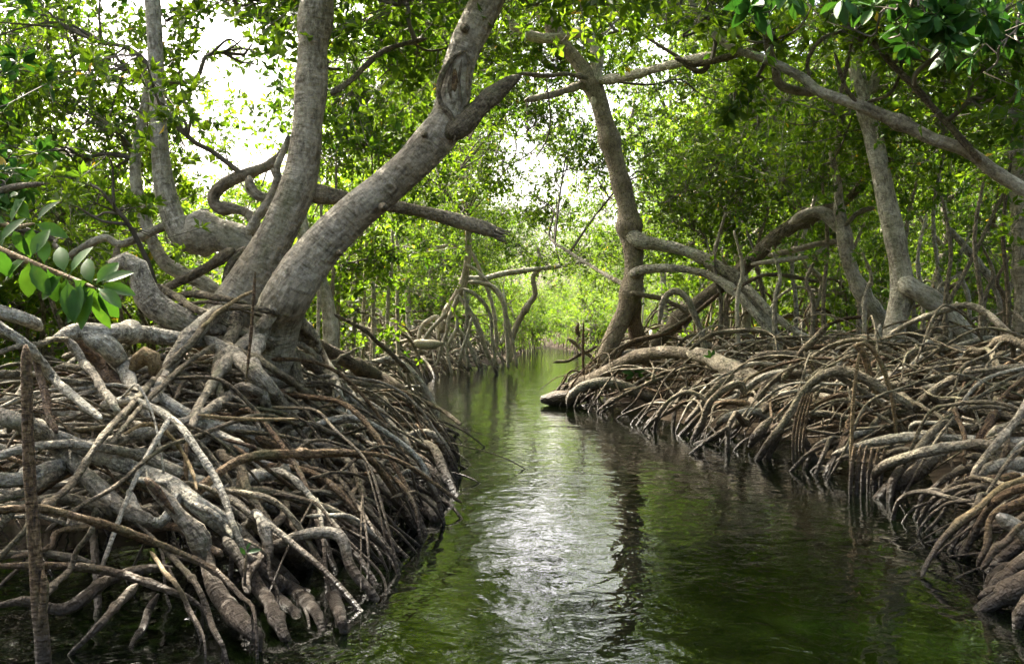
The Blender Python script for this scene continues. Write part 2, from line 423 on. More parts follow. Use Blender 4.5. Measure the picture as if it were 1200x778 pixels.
def grid_axis(a, b, fine0, fine1, fs):
    l = fine0 - np.cumsum(fs * 1.18 ** np.arange(60)); l = l[l > a][::-1]
    r = fine1 + np.cumsum(fs * 1.18 ** np.arange(60)); r = r[r < b]
    return np.concatenate([[a], l, np.arange(fine0, fine1, fs), r, [b]])
gx = grid_axis(-900, 900, -9, 10, .14); gy = grid_axis(-900, 900, -2, 34, .16)
GX, GY = np.meshgrid(gx, gy)
GZ = ground_h(GX, GY)
nx, ny = len(gx), len(gy)
i = np.arange(ny - 1)[:, None] * nx; j = np.arange(nx - 1)[None, :]
Fg = np.stack([i + j, i + j + 1, i + j + 1 + nx, i + j + nx], -1).reshape(-1, 4)
tag(link('ground', mesh_from('ground', np.stack([GX, GY, GZ], -1).reshape(-1, 3), [Fg], [mud_mat()])), 'dark wet mud under the mangrove roots', kind='structure')
tag(link('water', mesh_from('water', [[-900, -900, 0], [900, -900, 0], [900, 900, 0], [-900, 900, 0]], [np.array([[0, 1, 2, 3]])], [water_mat()], smooth=False)),
    'rippled dark green water of the narrow channel', kind='structure')

# ------------------------------------------------------------ depth of the two root banks as seen in the photograph
DL = np.array([(-40, 380, 4.6), (0, 400, 4.5), (0, 500, 3.9), (0, 600, 3.6), (0, 700, 3.6), (0, 778, 3.4), (100, 400, 5.2), (100, 500, 4.3), (100, 620, 3.8), (100, 740, 3.6),
    (200, 330, 7.0), (200, 400, 6.0), (200, 500, 4.9), (200, 600, 4.1), (200, 700, 3.8), (200, 778, 3.4), (300, 370, 6.5), (300, 450, 5.7), (300, 550, 4.9), (300, 650, 4.2), (300, 750, 3.6),
    (400, 400, 8.2), (400, 470, 7.2), (400, 550, 6.1), (400, 640, 5.1), (400, 740, 3.75), (450, 440, 9.5), (470, 520, 8.0), (500, 480, 10), (525, 575, 6.9), (500, 610, 5.9), (540, 496, 9.0)])
DR = np.array([(640, 470, 15.6), (700, 445, 16.5), (720, 490, 13), (740, 430, 16.5), (800, 440, 14), (800, 505, 11.5), (820, 400, 16), (850, 530, 9.2), (850, 460, 12), (900, 420, 15), (900, 480, 10.5),
    (950, 545, 8.1), (950, 470, 10.5), (1000, 590, 6.5), (1000, 540, 7.2), (1000, 480, 9.5), (1000, 420, 12.5), (1050, 410, 12), (1060, 570, 6.8), (1100, 540, 6.7), (1100, 480, 8.6), (1100, 430, 10.5),
    (1200, 400, 10.5), (1200, 440, 8.6), (1200, 480, 7.2), (1200, 540, 5.9), (1200, 600, 4.9), (1083, 668, 4.6), (1160, 580, 5.3), (1180, 650, 4.15), (1142, 712, 3.95), (1200, 700, 3.8), (1200, 760, 3.5)])
def depth(px, py, T):
    q = ((T[:, 0] - px) ** 2 + ((T[:, 1] - py) * 1.4) ** 2 + 60) ** 1.5
    return float((T[:, 2] / q).sum() / (1 / q).sum())

RSC = [1.0]      # thickness factor for the group of branches being laid out
def path(spec, T=None, d=None, off=0.0):
    """spec rows: (px,py,rpx[,depth offset]) -> world points, radii"""
    pts, rad = [], []
    n = len(spec)
    k_r = RSC[0]
    for k, row in enumerate(spec):
        dd = (depth(row[0], row[1], T) if d is None else (d if np.isscalar(d) else np.interp(k / (n - 1), [0, 1], d)))
        dd += off + (row[3] if len(row) > 3 else 0)
        pts.append(P(row[0], row[1], dd)); rad.append(row[2] / F * dd * k_r)
    return np.array(pts), np.array(rad)

# ------------------------------------------------------------ trees: registry
class Tree:
    def __init__(s, name, base, label, cat='mangrove tree', group=None):
        s.base = np.array(base, float); s.o = empty(name, base, label, cat, group)
        s.roots = []; s.limbs = []; s.twig = []; s.leaf = []; s.leafn = []; s.skel = []
    def trunk(s, pts, rad, mat=None, segs=28, rough=.045, name='trunk', extra=None):
        pts = np.array(pts); ts = [tube(pts, rad, segs, step=max(.018, .28 * np.mean(rad)), rough=rough, lump=.055, knots=.5)]
        if extra: ts += extra
        s.skel.append(catmull(pts, 30))
        return link(name, tubes_mesh(name, ts, mat or BARK), s.o)
    def limb(s, pts, rad, mat=None, segs=14, name='limb', rough=.07):
        s.skel.append(catmull(pts, 30))
        return link(name, tubes_mesh(name, [tube(pts, rad, segs, step=max(.02, .7 * np.mean(rad)), rough=rough, knots=1.0)], mat or BARK), s.o)
    def root(s, ts, mat, score):
        s.roots.append((score, ts, mat))
    def finish(s):
        s.roots.sort(key=lambda r: -r[0])
        for sc_, ts, mat in s.roots[:98]:
            link('prop_root', tubes_mesh('prop_root', ts, mat), s.o)
        rest = s.roots[98:]
        if rest:
            tag(link('root_tangle', tubes_mesh('root_tangle', [t for r in rest for t in r[1]], ROOT), s.o), kind='stuff')
        if s.leaf or s.leafn:
            Vs, Fs, Ti, o = [], {3: [], 4: []}, {3: [], 4: []}, 0
            for V, Fc, ti in s.leaf + s.leafn:
                Vs.append(V); k = Fc.shape[1]; Fs[k].append(Fc + o); Ti[k].append(ti); o += len(V)
            fl = [np.vstack(Fs[k]) for k in (3, 4) if Fs[k]]; ti = np.concatenate([np.concatenate(Ti[k]) for k in (3, 4) if Fs[k]])
            cr = link('crown', mesh_from('crown', np.vstack(Vs), fl, [LEAFN if s.leafn and not s.leaf else LEAF], smooth=False, attrs={'tint': ('FLOAT', 'FACE', ti)}), s.o)
            if s.twig:
                Vs, Fs, o = [], [], 0
                for V, Fc in s.twig: Vs.append(V); Fs.append(Fc + o); o += len(V)
                tw = link('twigs', mesh_from('twigs', np.vstack(Vs), [np.vstack(Fs)], [TWIG]), cr, loc=(0, 0, 0))
                tag(tw, kind='stuff')

def foliage(tr, blobs, per=9, size=.095, near=False, br=True, sub=5, br_r=.02, seed=0):
    """blobs: (centre xyz, (rx,ry,rz), clusters).  Branches run from the tree's skeleton into each blob, twigs end in leaf rosettes"""
    r = np.random.default_rng(seed + 77)
    sk = np.vstack(tr.skel) if tr.skel else tr.base[None]
    for cen, R, n in blobs:
        cen = np.asarray(cen, float); R = np.asarray(R, float)
        A = sk[np.argmin(((sk - cen) ** 2).sum(1) + r.uniform(0, 1.0, len(sk)))]
        nodes = []
        away = unit(A - cen); hub = cen + away * R * r.uniform(.35, .7)
        stemc = catmull(np.array([A, A + (hub - A) * .4 + r.normal(size=3) * .06 * np.linalg.norm(hub - A), A + (hub - A) * .75 + r.normal(size=3) * .06 * np.linalg.norm(hub - A), hub]), 16)
        if br:
            rad = np.linspace(br_r * 1.3, br_r * .8, 16); tr.twig.append(sticks(stemc[:-1], stemc[1:], rad[:-1], rad[1:]))
        for b in range(sub):
            S0 = stemc[r.integers(9, 16)] if b else hub
            e = cen + unit(r.normal(size=3)) * R * r.uniform(.35, .95)
            ln_ = np.linalg.norm(e - S0)
            m1 = S0 + (e - S0) * .35 + r.normal(size=3) * .12 * ln_
            m2 = S0 + (e - S0) * .7 + r.normal(size=3) * .12 * ln_
            c = catmull(np.array([S0, m1, m2, e]), 12); nodes.append(c[2:])
            if br:
                rad = np.linspace(br_r * .75, .005, 12)
                V, q = sticks(c[:-1], c[1:], rad[:-1], rad[1:]); tr.twig.append((V, q))
        nodes = np.vstack(nodes)
        # clumped cluster centres
        nc = max(3, n // 14); cc = cen + unit(r.normal(size=(nc, 3))) * R * (r.uniform(0, 1, (nc, 1)) ** .4)
        pick = r.integers(0, nc, n)
        sp = r.normal(size=(n, 3)) * np.minimum(R.mean() * .22, .42) * np.array([1.15, 1.15, .7])
        pts = cc[pick] + sp
        lone = r.uniform(size=n) < .18
        pts[lone] = cen + r.normal(size=(lone.sum(), 3)) * R * .6
        k = np.argmin(((pts[:, None, :] - nodes[None, ::2, :]) ** 2).sum(-1), axis=1)
        st = nodes[::2][k]
        # stop long twigs: start them part-way
        dv = pts - st; ln = np.linalg.norm(dv, axis=1)
        st = np.where((ln > .7)[:, None], pts - dv / ln[:, None] * r.uniform(.3, .7, (n, 1)), st)
        mid = (st + pts) / 2 + r.normal(size=(n, 3)) * .04
        V, q = sticks(st, pts, .0045, .0028, mid); tr.twig.append((V, q))
        ax = unit(unit(pts - st) * .8 + np.array([0, 0, .7]) + r.normal(size=(n, 3)) * .3)
        (tr.leafn if near else tr.leaf).append(rosettes(r, pts, ax, per, size, near))

def B(px, py, d, rx, rz, n, ry=None):
    return (P(px, py, d), (rx, ry or rx, rz), n)

# ============================================================ LEFT BANK
RSC[0] = .88
tA = Tree('mangrove_tree', P(268, 395, 6.9), 'tall upright mangrove with grey trunk and a broken side limb, left of the leaning trunk')
p, r_ = path([(246, 402, 36), (268, 368, 32), (290, 335, 29), (311, 300, 26), (330, 262, 24), (347, 225, 25), (355, 190, 22), (361, 140, 20), (364, 100, 20), (367, 50, 20), (372, 0, 20), (378, -60, 19), (370, -140, 17), (350, -230, 15)], d=6.9)
tA.trunk(p, r_, segs=36)
p, r_ = path([(352, 222, 18), (372, 226, 15), (400, 229, 11), (440, 233, 9), (480, 239, 9), (530, 251, 10), (568, 263, 9.5), (588, 271, 8)], d=6.95, off=.0)
p[:, 1] += np.array([0, .05, .15, .3, .35, .35, .3, .28])
bl_ = [tube(p, r_, 18, rough=.09, knots=1.0)]
for q in range(9):
    a_ = q * .7; off_ = np.array([0, math.cos(a_), math.sin(a_)]) * .038; e0 = p[-1] + off_ - (p[-1] - p[-2]) * .5
    bl_.append(tube(np.array([e0, e0 + unit(p[-1] - p[-2]) * rng.uniform(.07, .15) + off_ * .15]), [.016, .004], 6, rough=.2))
tA.skel.append(p); link('broken_limb', tubes_mesh('broken_limb', bl_, LIGHTB), tA.o)
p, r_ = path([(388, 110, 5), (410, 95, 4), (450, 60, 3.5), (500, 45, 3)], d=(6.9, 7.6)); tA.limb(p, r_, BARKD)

tB = Tree('mangrove_tree', P(322, 400, 6.5), 'big leaning mangrove bending up rightwards, with long bark scar and dark broken stub')
p, r_ = path([(300, 420, 36), (320, 380, 32), (338, 347, 29), (360, 312, 28), (385, 280, 27), (415, 250, 25), (450, 222, 25), (480, 195, 25), (505, 168, 26), (524, 142, 25), (532, 110, 23), (537, 80, 23), (548, 50, 22), (562, 20, 22), (576, -10, 22), (600, -60, 21), (640, -130, 19), (690, -220, 17)], d=6.5)
p[0] += np.array([-.12, .45, -.35]); p[1] += np.array([-.03, .18, 0]); tB.trunk(p, r_, segs=40)
p, r_ = path([(520, 160, 14), (545, 144, 14), (562, 127, 12), (580, 110, 11), (596, 97, 10), (611, 89, 8)], d=6.42)
tB.limb(p, r_, BARKD, segs=18, name='broken_stub', rough=.13)
def on_front(px, py, d=6.36): return P(px, py, d)
scar = []
for spec in ([(548, 58, 1.6), (533, 66, 3.2), (520, 84, 4), (514, 105, 4.2), (517, 122, 4), (528, 136, 4), (533, 152, 3), (532, 166, 2)],
             [(546, 58, 1.6), (550, 75, 2.8), (548, 97, 2.6), (549, 118, 2.4), (542, 128, 1.6)]):
    p, r_ = path(spec, d=6.38); scar.append(tube(p, r_, 10, rough=.12))
for spec in ([(531, 76, 2), (527, 100, 2.6), (531, 128, 1.6)], [(541, 70, 1.6), (538, 95, 2.0), (541, 122, 1.4)]):
    p, r_ = path(spec, d=6.395); scar.append(tube(p, r_, 8, rough=.12))
link('bark_scar', tubes_mesh('bark_scar', scar, BARKD), tB.o)
p, r_ = path([(535, 68, 5), (533, 98, 9), (533, 125, 5)], d=6.43)
link('scar_hollow', tubes_mesh('scar_hollow', [tube(p, r_, 12)], ROOTB), tB.o)
kn = []
for (x, y, rr) in ((449, 243, 7), (544, 33, 5), (497, 158, 4), (398, 296, 4)):
    a = P(x, y, 6.28); b = P(x, y, 6.45); kn.append(tube(np.array([a, b]), [rr / F * 6.3 * .7, rr / F * 6.4 * 1.2], 12, rough=.15))
for k_ in kn: link('bark_knot', tubes_mesh('bark_knot', [k_], BARKD), tB.o)

RSC[0] = .95
tC = Tree('mangrove_tree', P(300, 330, 7.8), 'gnarled mangrove with swollen burl and looping limbs left of the upright trunk')
p, r_ = path([(170, -120, 8), (176, -40, 9), (181, 40, 10), (184, 110, 10), (187, 170, 11), (193, 220, 12), (203, 255, 14), (217, 277, 19), (236, 275, 25), (256, 276, 18), (280, 283, 16), (305, 297, 17), (325, 330, 20), (330, 370, 22)], d=7.8)
tC.trunk(p, r_, segs=26)
for spec, dd in (([(341, 160, 4), (330, 180, 5), (318, 192, 6), (298, 201, 6.5), (276, 209, 7), (258, 220, 7.5), (250, 233, 7), (256, 243, 6.5), (275, 245, 6), (290, 250, 6), (298, 262, 7), (302, 280, 8)], 7.6),
                 ([(292, 206, 5), (293, 218, 6), (302, 229, 6.5), (314, 232, 6), (323, 223, 6), (326, 208, 5), (318, 198, 5)], 7.5),
                 ([(338, 158, 3), (333, 175, 3.5), (325, 195, 4), (324, 212, 5), (315, 235, 5.5), (303, 252, 6), (290, 275, 6)], 7.4),
                 ([(345, 200, 4), (330, 222, 4.5), (310, 245, 5), (296, 262, 5)], 7.7),
                 ([(80, 300, 4), (120, 279, 5), (139, 286, 5), (162, 279, 5), (188, 267, 5), (213, 259, 5), (245, 247, 5)], 7.9),
                 ([(139, 286, 4), (137, 300, 5), (150, 310, 8)], 7.8),
                 ([(178, 80, 6), (165, 150, 6), (158, 197, 7), (163, 235, 7), (174, 270, 7), (188, 301, 8), (208, 318, 9), (235, 330, 9), (258, 345, 9)], 8.3),
                 ([(275, 292, 6), (240, 315, 6), (210, 330, 6), (180, 345, 5)], 7.3),
                 ([(290, 290, 6), (270, 310, 5), (262, 345, 5)], 7.3), ([(297, 295, 5), (285, 320, 4), (275, 350, 4)], 7.2), ([(300, 296, 5), (300, 320, 4), (294, 350, 4)], 7.25)):
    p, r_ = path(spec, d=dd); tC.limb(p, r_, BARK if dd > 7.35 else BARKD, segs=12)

tD = Tree('mangrove_tree', P(-260, 420, 4.9), 'mangrove whose grey roots spread in from beyond the left edge, leafy near sprays')
p, r_ = path([(-280, 440, 50), (-250, 330, 40), (-235, 200, 34), (-250, 50, 32), (-230, -100, 30), (-190, -300, 24)], d=4.9)
tD.trunk(p, r_)
p, r_ = path([(-240, 200, 20), (-180, 20, 14), (-80, -60, 9), (20, -60, 5), (80, -40, 3)], d=(4.9, 5.4)); tD.limb(p, r_, BARKD)
p, r_ = path([(-250, 320, 16), (-140, 290, 10), (-60, 270, 7), (0, 225, 4.5), (50, 215, 3)], d=(4.9, 4.4)); tD.limb(p, r_, BARKD)
p, r_ = path([(145, 305, 13), (120, 312, 11), (160, 312, 13), (172, 335, 16), (190, 352, 18)], d=6.6)
p, r_ = path([(128, 309, 12), (150, 306, 13), (165, 318, 12), (168, 340, 15), (185, 360, 18), (215, 378, 18), (248, 396, 16)], d=6.4)
tC.root([tube(p, r_, 22, rough=.1)], ROOTG, 99)

tE = Tree('mangrove_tree', (-2.3, 11.5, .2), 'slim mangrove behind the left root mound, its trunk hidden by the leaning trunk')
tE.trunk([(-2.3, 11.5, .1), (-2.1, 11.5, 1.2), (-2.45, 11.4, 2.6), (-2.2, 11.6, 4.2), (-2.5, 11.9, 6.0)], [.1, .085, .08, .065, .04], segs=14)

LEFT = [tA, tB, tC, tD, tE]

# authored roots: (tree, material, depth offset, rows)
G_, R_, Br, Tn = ROOTG, ROOT, ROOTB, TAN
left_roots = [
 (tB, G_, -.12, [(330, 330, 10), (326, 352, 11), (312, 376, 10), (290, 398, 9), (262, 430, 8), (240, 462, 7), (225, 500, 6)]),
 (tB, G_, -.10, [(338, 345, 10), (346, 368, 11), (362, 392, 10), (380, 420, 8), (395, 455, 7), (404, 492, 6)]),
 (tB, R_, -.14, [(328, 360, 8), (334, 384, 9), (344, 412, 8), (352, 446, 7), (366, 486, 6), (374, 530, 5)]),
 (tB, G_, -.05, [(318, 366, 10), (306, 392, 11), (300, 420, 10), (306, 455, 8), (318, 495, 7)]),
 (tA, G_, -.06, [(262, 362, 12), (240, 380, 12), (216, 404, 11), (196, 432, 9), (180, 470, 8)]),
 (tA, R_, -.10, [(280, 360, 9), (276, 384, 10), (262, 408, 9), (254, 440, 8), (262, 478, 6)]),
 (tD, G_, 0, [(-60, 350, 11), (-10, 360, 12), (25, 372, 12.5), (48, 386, 11)]),
 (tC, G_, 0, [(60, 398, 10), (90, 388, 14), (130, 392, 14), (165, 390, 13), (205, 396, 12), (245, 402, 11)]),
 (tC, G_, 0, [(95, 392, 13), (125, 405, 16), (145, 428, 13), (152, 455, 10), (175, 490, 8)]),
 (tD, G_, -.1, [(72, 392, 5), (90, 410, 6.5), (104, 432, 6.5), (118, 454, 6), (134, 476, 6), (145, 492, 5)]),
 (tC, Br, .15, [(78, 392, 9), (105, 415, 10), (130, 440, 10), (160, 468, 8), (190, 490, 6)]),
 (tD, R_, -.1, [(-30, 425, 4), (5, 412, 4.5), (40, 403, 4.5), (78, 397, 4.5)]),
 (tD, G_, -.05, [(-40, 350, 6), (0, 382, 7), (30, 405, 7.5), (60, 440, 7.5), (90, 466, 7), (118, 490, 6)]),
 (tD, Br, 0, [(40, 408, 5), (50, 455, 5.5), (66, 508, 5)]),
 (tB, R_, -.2, [(391, 468, 2), (388, 440, 3), (374, 405, 4), (350, 382, 4.2), (315, 366, 4.5), (270, 362, 5), (245, 374, 5.5), (228, 398, 6), (190, 433, 6), (150, 478, 6), (118, 515, 5.5), (85, 566, 6), (50, 597, 5.5), (22, 630, 5), (-15, 665, 5)]),
 (tB, R_, -.25, [(252, 404, 4), (215, 430, 4.2), (180, 460, 4.2), (150, 495, 4.5), (130, 520, 4)]),
 (tD, R_, .1, [(-20, 440, 6), (40, 441, 6), (100, 450, 6), (150, 465, 6), (200, 485, 6)]),
 (tB, G_, -.05, [(100, 520, 7), (150, 512, 8), (200, 500, 8), (240, 484, 8), (270, 464, 7.5), (286, 453, 8), (312, 462, 6.5), (345, 480, 5.5), (372, 498, 5)]),
 (tD, G_, -.1, [(-30, 545, 7), (0, 534, 7), (40, 524, 7), (80, 521, 7.5), (120, 525, 8), (165, 533, 8), (205, 549, 9), (260, 580, 10), (300, 612, 11), (335, 638, 11), (364, 666, 11.5), (385, 692, 11), (400, 725, 10), (404, 752, 9)]),
 (tD, G_, .05, [(60, 505, 10), (115, 532, 12), (170, 556, 13), (230, 590, 15), (280, 628, 16), (320, 665, 14), (350, 696, 12), (372, 722, 12), (386, 752, 10)]),
 (tD, G_, -.02, [(146, 509, 7), (200, 501, 8), (262, 499, 7.5), (310, 508, 7)]),
 (tD, G_, .1, [(-40, 470, 12), (20, 495, 13), (70, 525, 14), (115, 570, 14), (150, 600, 12), (190, 618, 9)]),
 (tD, Tn, -.3, [(146, 508, 2.5), (160, 500, 3.2), (178, 500, 3.5), (200, 513, 3.2), (217, 535, 3), (228, 560, 2.6), (231, 574, 2.2)]),
 (tB, G_, -.15, [(232, 618, 16), (240, 650, 12), (248, 680, 14), (262, 706, 15), (283, 728, 14), (301, 745, 12), (304, 760, 8)]),
 (tB, G_, -.12, [(262, 630, 9), (291, 667, 10), (310, 697, 10), (322, 722, 11), (334, 748, 10), (342, 768, 7)]),
 (tB, G_, -.1, [(290, 650, 10), (314, 678, 12), (342, 691, 12), (360, 703, 12), (372, 722, 10), (378, 745, 8)]),
 (tB, Br, 0, [(315, 690, 8), (332, 706, 9), (346, 726, 9), (350, 758, 8)]),
 (tB, G_, 0, [(325, 640, 9), (350, 650, 9), (372, 668, 9), (392, 690, 8), (396, 720, 7)]),
 (tB, Tn, -.05, [(300, 750, 3), (300, 765, 3.2), (301, 790, 3.2)]),
 (tB, Tn, -.1, [(352, 700, 2.5), (360, 725, 3), (364, 752, 2.6)]),
 (tD, Br, -.35, [(-20, 598, 6), (45, 594, 6.5), (100, 606, 6.5), (145, 620, 6.5), (180, 635, 6.5), (207, 647, 5.5), (250, 671, 5), (280, 700, 4.5), (297, 720, 4)]),
 (tD, Br, -.1, [(-20, 663, 5), (40, 661, 5), (85, 664, 6), (142, 675, 7), (197, 690, 6.5), (222, 700, 5), (240, 722, 4)]),
 (tD, R_, .1, [(-20, 648, 5.5), (40, 648, 5.5), (85, 653, 5.5), (116, 664, 4)]),
 (tD, R_, 0, [(-10, 712, 6), (30, 704, 6.5), (70, 711, 9), (100, 698, 10), (128, 682, 9), (162, 668, 8), (203, 664, 6)]),
 (tD, R_, -.15, [(116, 606, 4), (100, 632, 4.4), (85, 657, 4.6), (68, 682, 5), (52, 700, 5)]),
 (tD, R_, -.2, [(160, 685, 7), (140, 706, 7.5), (122, 726, 6.5), (100, 748, 5.5), (78, 775, 4)]),
 (tD, Br, -.1, [(186, 695, 6), (176, 716, 7), (166, 735, 6.5), (154, 756, 5)]),
 (tD, Tn, -.35, [(176, 647, 3.5), (203, 681, 4), (222, 714, 4), (236, 745, 3.5)]),
 (tB, R_, -.3, [(188, 640, 4), (210, 662, 4.5), (230, 688, 5), (244, 718, 5), (256, 745, 5), (265, 770, 5)]),
 (tB, Br, -.15, [(198, 665, 3), (216, 706, 3.5), (231, 738, 3)]),
 (tB, R_, -.2, [(326, 700, 2.5), (314, 660, 3), (303, 640, 3), (285, 632, 2.5)]),
 (tB, R_, 0, [(345, 515, 4), (370, 519, 4.5), (400, 521, 4.5), (430, 522, 4)]),
 (tB, Br, 0, [(300, 512, 8), (337, 529, 10), (370, 535, 11), (405, 541, 11), (447, 548, 10), (470, 552, 9)]),
 (tB, Br, 0, [(452, 540, 11), (478, 550, 15), (505, 564, 17), (522, 578, 15), (526, 600, 9)]),
 (tB, R_, -.15, [(378, 594, 6), (395, 582, 6.5), (415, 569, 7), (444, 552, 7), (470, 563, 8), (492, 582, 10), (508, 600, 12), (514, 622, 10)]),
 (tB, G_, -.05, [(262, 573, 8), (290, 563, 9), (330, 552, 9), (355, 546, 9), (370, 552, 7), (376, 570, 6)]),
 (tB, G_, -.1, [(245, 548, 6), (262, 560, 6.5), (295, 580, 7), (332, 601, 7), (352, 625, 6), (378, 655, 7), (392, 672, 6)]),
 (tB, Br, -.2, [(262, 515, 3), (307, 527, 3.2), (342, 545, 3.2), (372, 560, 3)]),
 (tB, Br, -.25, [(274, 522, 2.6), (302, 541, 3), (330, 562, 3.2), (372, 592, 3.4), (400, 615, 3), (430, 642, 2.5)]),
 (tB, Tn, -.25, [(330, 597, 3), (346, 620, 3), (357, 638, 2.8), (367, 655, 2.4)]),
 (tB, Br, 0, [(430, 593, 3), (460, 590, 4), (490, 594, 3.5)]),
 (tB, R_, 0, [(370, 592, 9), (385, 608, 10), (402, 626, 9), (420, 643, 8), (428, 660, 6)]),
 (tB, R_, .05, [(400, 614, 5), (425, 627, 5), (450, 642, 5), (468, 655, 4.5)]),
 (tB, G_, 0, [(320, 470, 15), (338, 500, 15), (360, 540, 14), (372, 585, 13), (378, 630, 12), (386, 668, 11)]),
 (tA, Tn, -.15, [(349, 512, 3), (362, 495, 3), (380, 479, 3), (401, 463, 2.5)]),
 (tA, Br, -.1, [(352, 520, 2.5), (372, 500, 3), (388, 480, 3), (402, 466, 2.5)]),
 (tA, G_, 0, [(240, 388, 9), (274, 388, 9), (311, 400, 9.5), (348, 415, 9), (377, 436, 8.5), (402, 456, 8), (430, 480, 7), (452, 512, 6)]),
 (tA, G_, -.08, [(316, 397, 4.5), (348, 402, 5), (372, 419, 5.5), (397, 445, 5.5), (421, 474, 5), (440, 500, 4)]),
 (tA, R_, 0, [(310, 378, 8), (335, 392, 8), (372, 402, 8.5), (409, 423, 10), (440, 440, 11), (468, 458, 10), (490, 490, 8)]),
 (tA, G_, -.05, [(240, 395, 12), (274, 418, 13), (299, 440, 13.5), (320, 462, 12), (335, 490, 12), (345, 520, 10)]),
 (tA, R_, -.1, [(258, 398, 5), (299, 420, 5.5), (335, 445, 5.5), (372, 467, 5), (410, 492, 4)]),
 (tA, R_, -.2, [(335, 458, 4), (360, 450, 4.5), (397, 447, 5), (433, 452, 4.8), (465, 459, 4.6), (494, 469, 4.2), (519, 481, 3.6), (540, 497, 3)]),
 (tA, R_, 0, [(352, 477, 5), (385, 473, 5.5), (409, 477, 5.5), (433, 482, 5.5), (462, 498, 5), (485, 520, 4)]),
 (tA, Br, 0, [(462, 455, 6), (484, 481, 7), (499, 501, 7), (509, 522, 7), (516, 548, 6)]),
 (tA, R_, -.2, [(384, 427, 2.5), (402, 417, 3), (420, 408, 2.5)]),
 (tE, R_, 0, [(392, 368, 3), (421, 384, 3.2), (452, 408, 3.4), (480, 436, 3)]),
 (tA, Tn, -.3, [(299, 341, 2.2), (274, 353, 3), (250, 370, 3.2), (236, 384, 3)]),
 (tA, R_, -.1, [(182, 333, 5), (205, 348, 6), (235, 365, 6.5), (275, 385, 6.5), (300, 398, 5)]),
 (tC, R_, 0, [(175, 352, 5), (215, 345, 5.5), (255, 349, 5.5), (290, 355, 4)]),
 (tC, R_, -.1, [(190, 358, 2.5), (225, 355, 3), (262, 357, 3), (310, 372, 3)]),
 (tA, G_, .1, [(150, 455, 9), (190, 470, 10), (240, 500, 10), (290, 530, 9)]),
 (tA, R_, .15, [(170, 420, 7), (215, 440, 7), (260, 470, 7), (300, 505, 7)]),
 (tD, G_, .15, [(-20, 560, 10), (25, 560, 12), (70, 545, 11), (110, 540, 9)]),
 (tD, R_, .2, [(-20, 590, 6), (30, 575, 8), (75, 552, 8), (120, 540, 7)]),
 (tB, G_, .1, [(180, 560, 8), (205, 580, 8), (190, 610, 8), (165, 600, 7), (150, 575, 7)]),
 (tD, R_, .2, [(150, 470, 5), (165, 480, 5), (200, 478, 6), (230, 478, 5.5)]),
]
SEGN = lambda r_, d_: int(np.clip(r_ / max(d_, 1) * 2600, 7, 20))
RSC[0] = .76
for tr, mat, off, spec in left_roots:
    p, r_ = path(spec, T=DL, off=off)
    if p[-1, 2] < .16:
        r_ = r_.copy(); r_[-1] *= .68; r_[-2] *= .88
        dn = unit(p[-1] - p[-2]) * .08; p = np.vstack([p, p[-1] + dn + np.array([0, 0, -.12 - max(p[-1, 2], 0)])]); r_ = np.append(r_, r_[-1] * .7)
    ts = [tube(p, r_, SEGN(r_.mean(), p[:, 1].mean()), rough=.10, wob=.006, knots=2.2)]
    if len(spec) > 4 and p[-1, 2] < .12:          # root tips forking into the water
        for _ in range(4):
            q_ = p[-3] + (p[-2] - p[-3]) * rng.uniform(.3, 1.0); sd = rng.normal(size=3) * np.array([1, .6, 0]) * r_[-2] * 1.1
            e = q_ + sd * 2.4; e[2] = -.15; rr0 = r_[-2] * rng.uniform(.28, .5)
            ts.append(tube(np.array([q_, q_ + sd * 1.0 + [0, 0, -.01], (q_ + e) / 2 + sd * .4, e]), [rr0, rr0 * .95, rr0 * .8, rr0 * .6], 8, rough=.14, wob=.004))
    tr.root(ts, mat, r_.max() / p[:, 1].mean() * 3 + 5)

RSC[0] = .84
# ============================================================ RIGHT BANK
R1 = Tree('mangrove_tree', P(735, 425, 15.6), 'pale forked mangrove trunk beside the channel with stilt roots arching right')
d1 = 15.6
p, r_ = path([(706, 428, 12), (713, 408, 12), (722, 388, 12.5), (734, 362, 13), (741, 335, 13), (743, 305, 13), (740, 280, 13.5), (734, 240, 13), (724, 200, 12), (713, 160, 12), (702, 120, 12.5), (692, 97, 14), (682, 80, 11), (665, 58, 9.5), (650, 38, 9), (635, 12, 9), (615, -30, 8), (590, -90, 7)], d=d1)
R1.trunk(p, r_, LIGHTB, segs=26)  # pale bark, lightened further to paint in the light on this trunk
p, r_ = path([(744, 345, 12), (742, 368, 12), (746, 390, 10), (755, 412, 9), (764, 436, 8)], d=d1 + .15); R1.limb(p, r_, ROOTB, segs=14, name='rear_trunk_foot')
p, r_ = path([(697, 128, 7), (698, 104, 7.5), (699, 82, 7.5), (699, 62, 7.5), (694, 46, 7.5), (683, 38, 7), (662, 41, 7), (640, 45, 7), (622, 42, 7), (604, 33, 6), (590, 15, 5)], d=d1 - .06); R1.limb(p, r_, LIGHTB, segs=14)
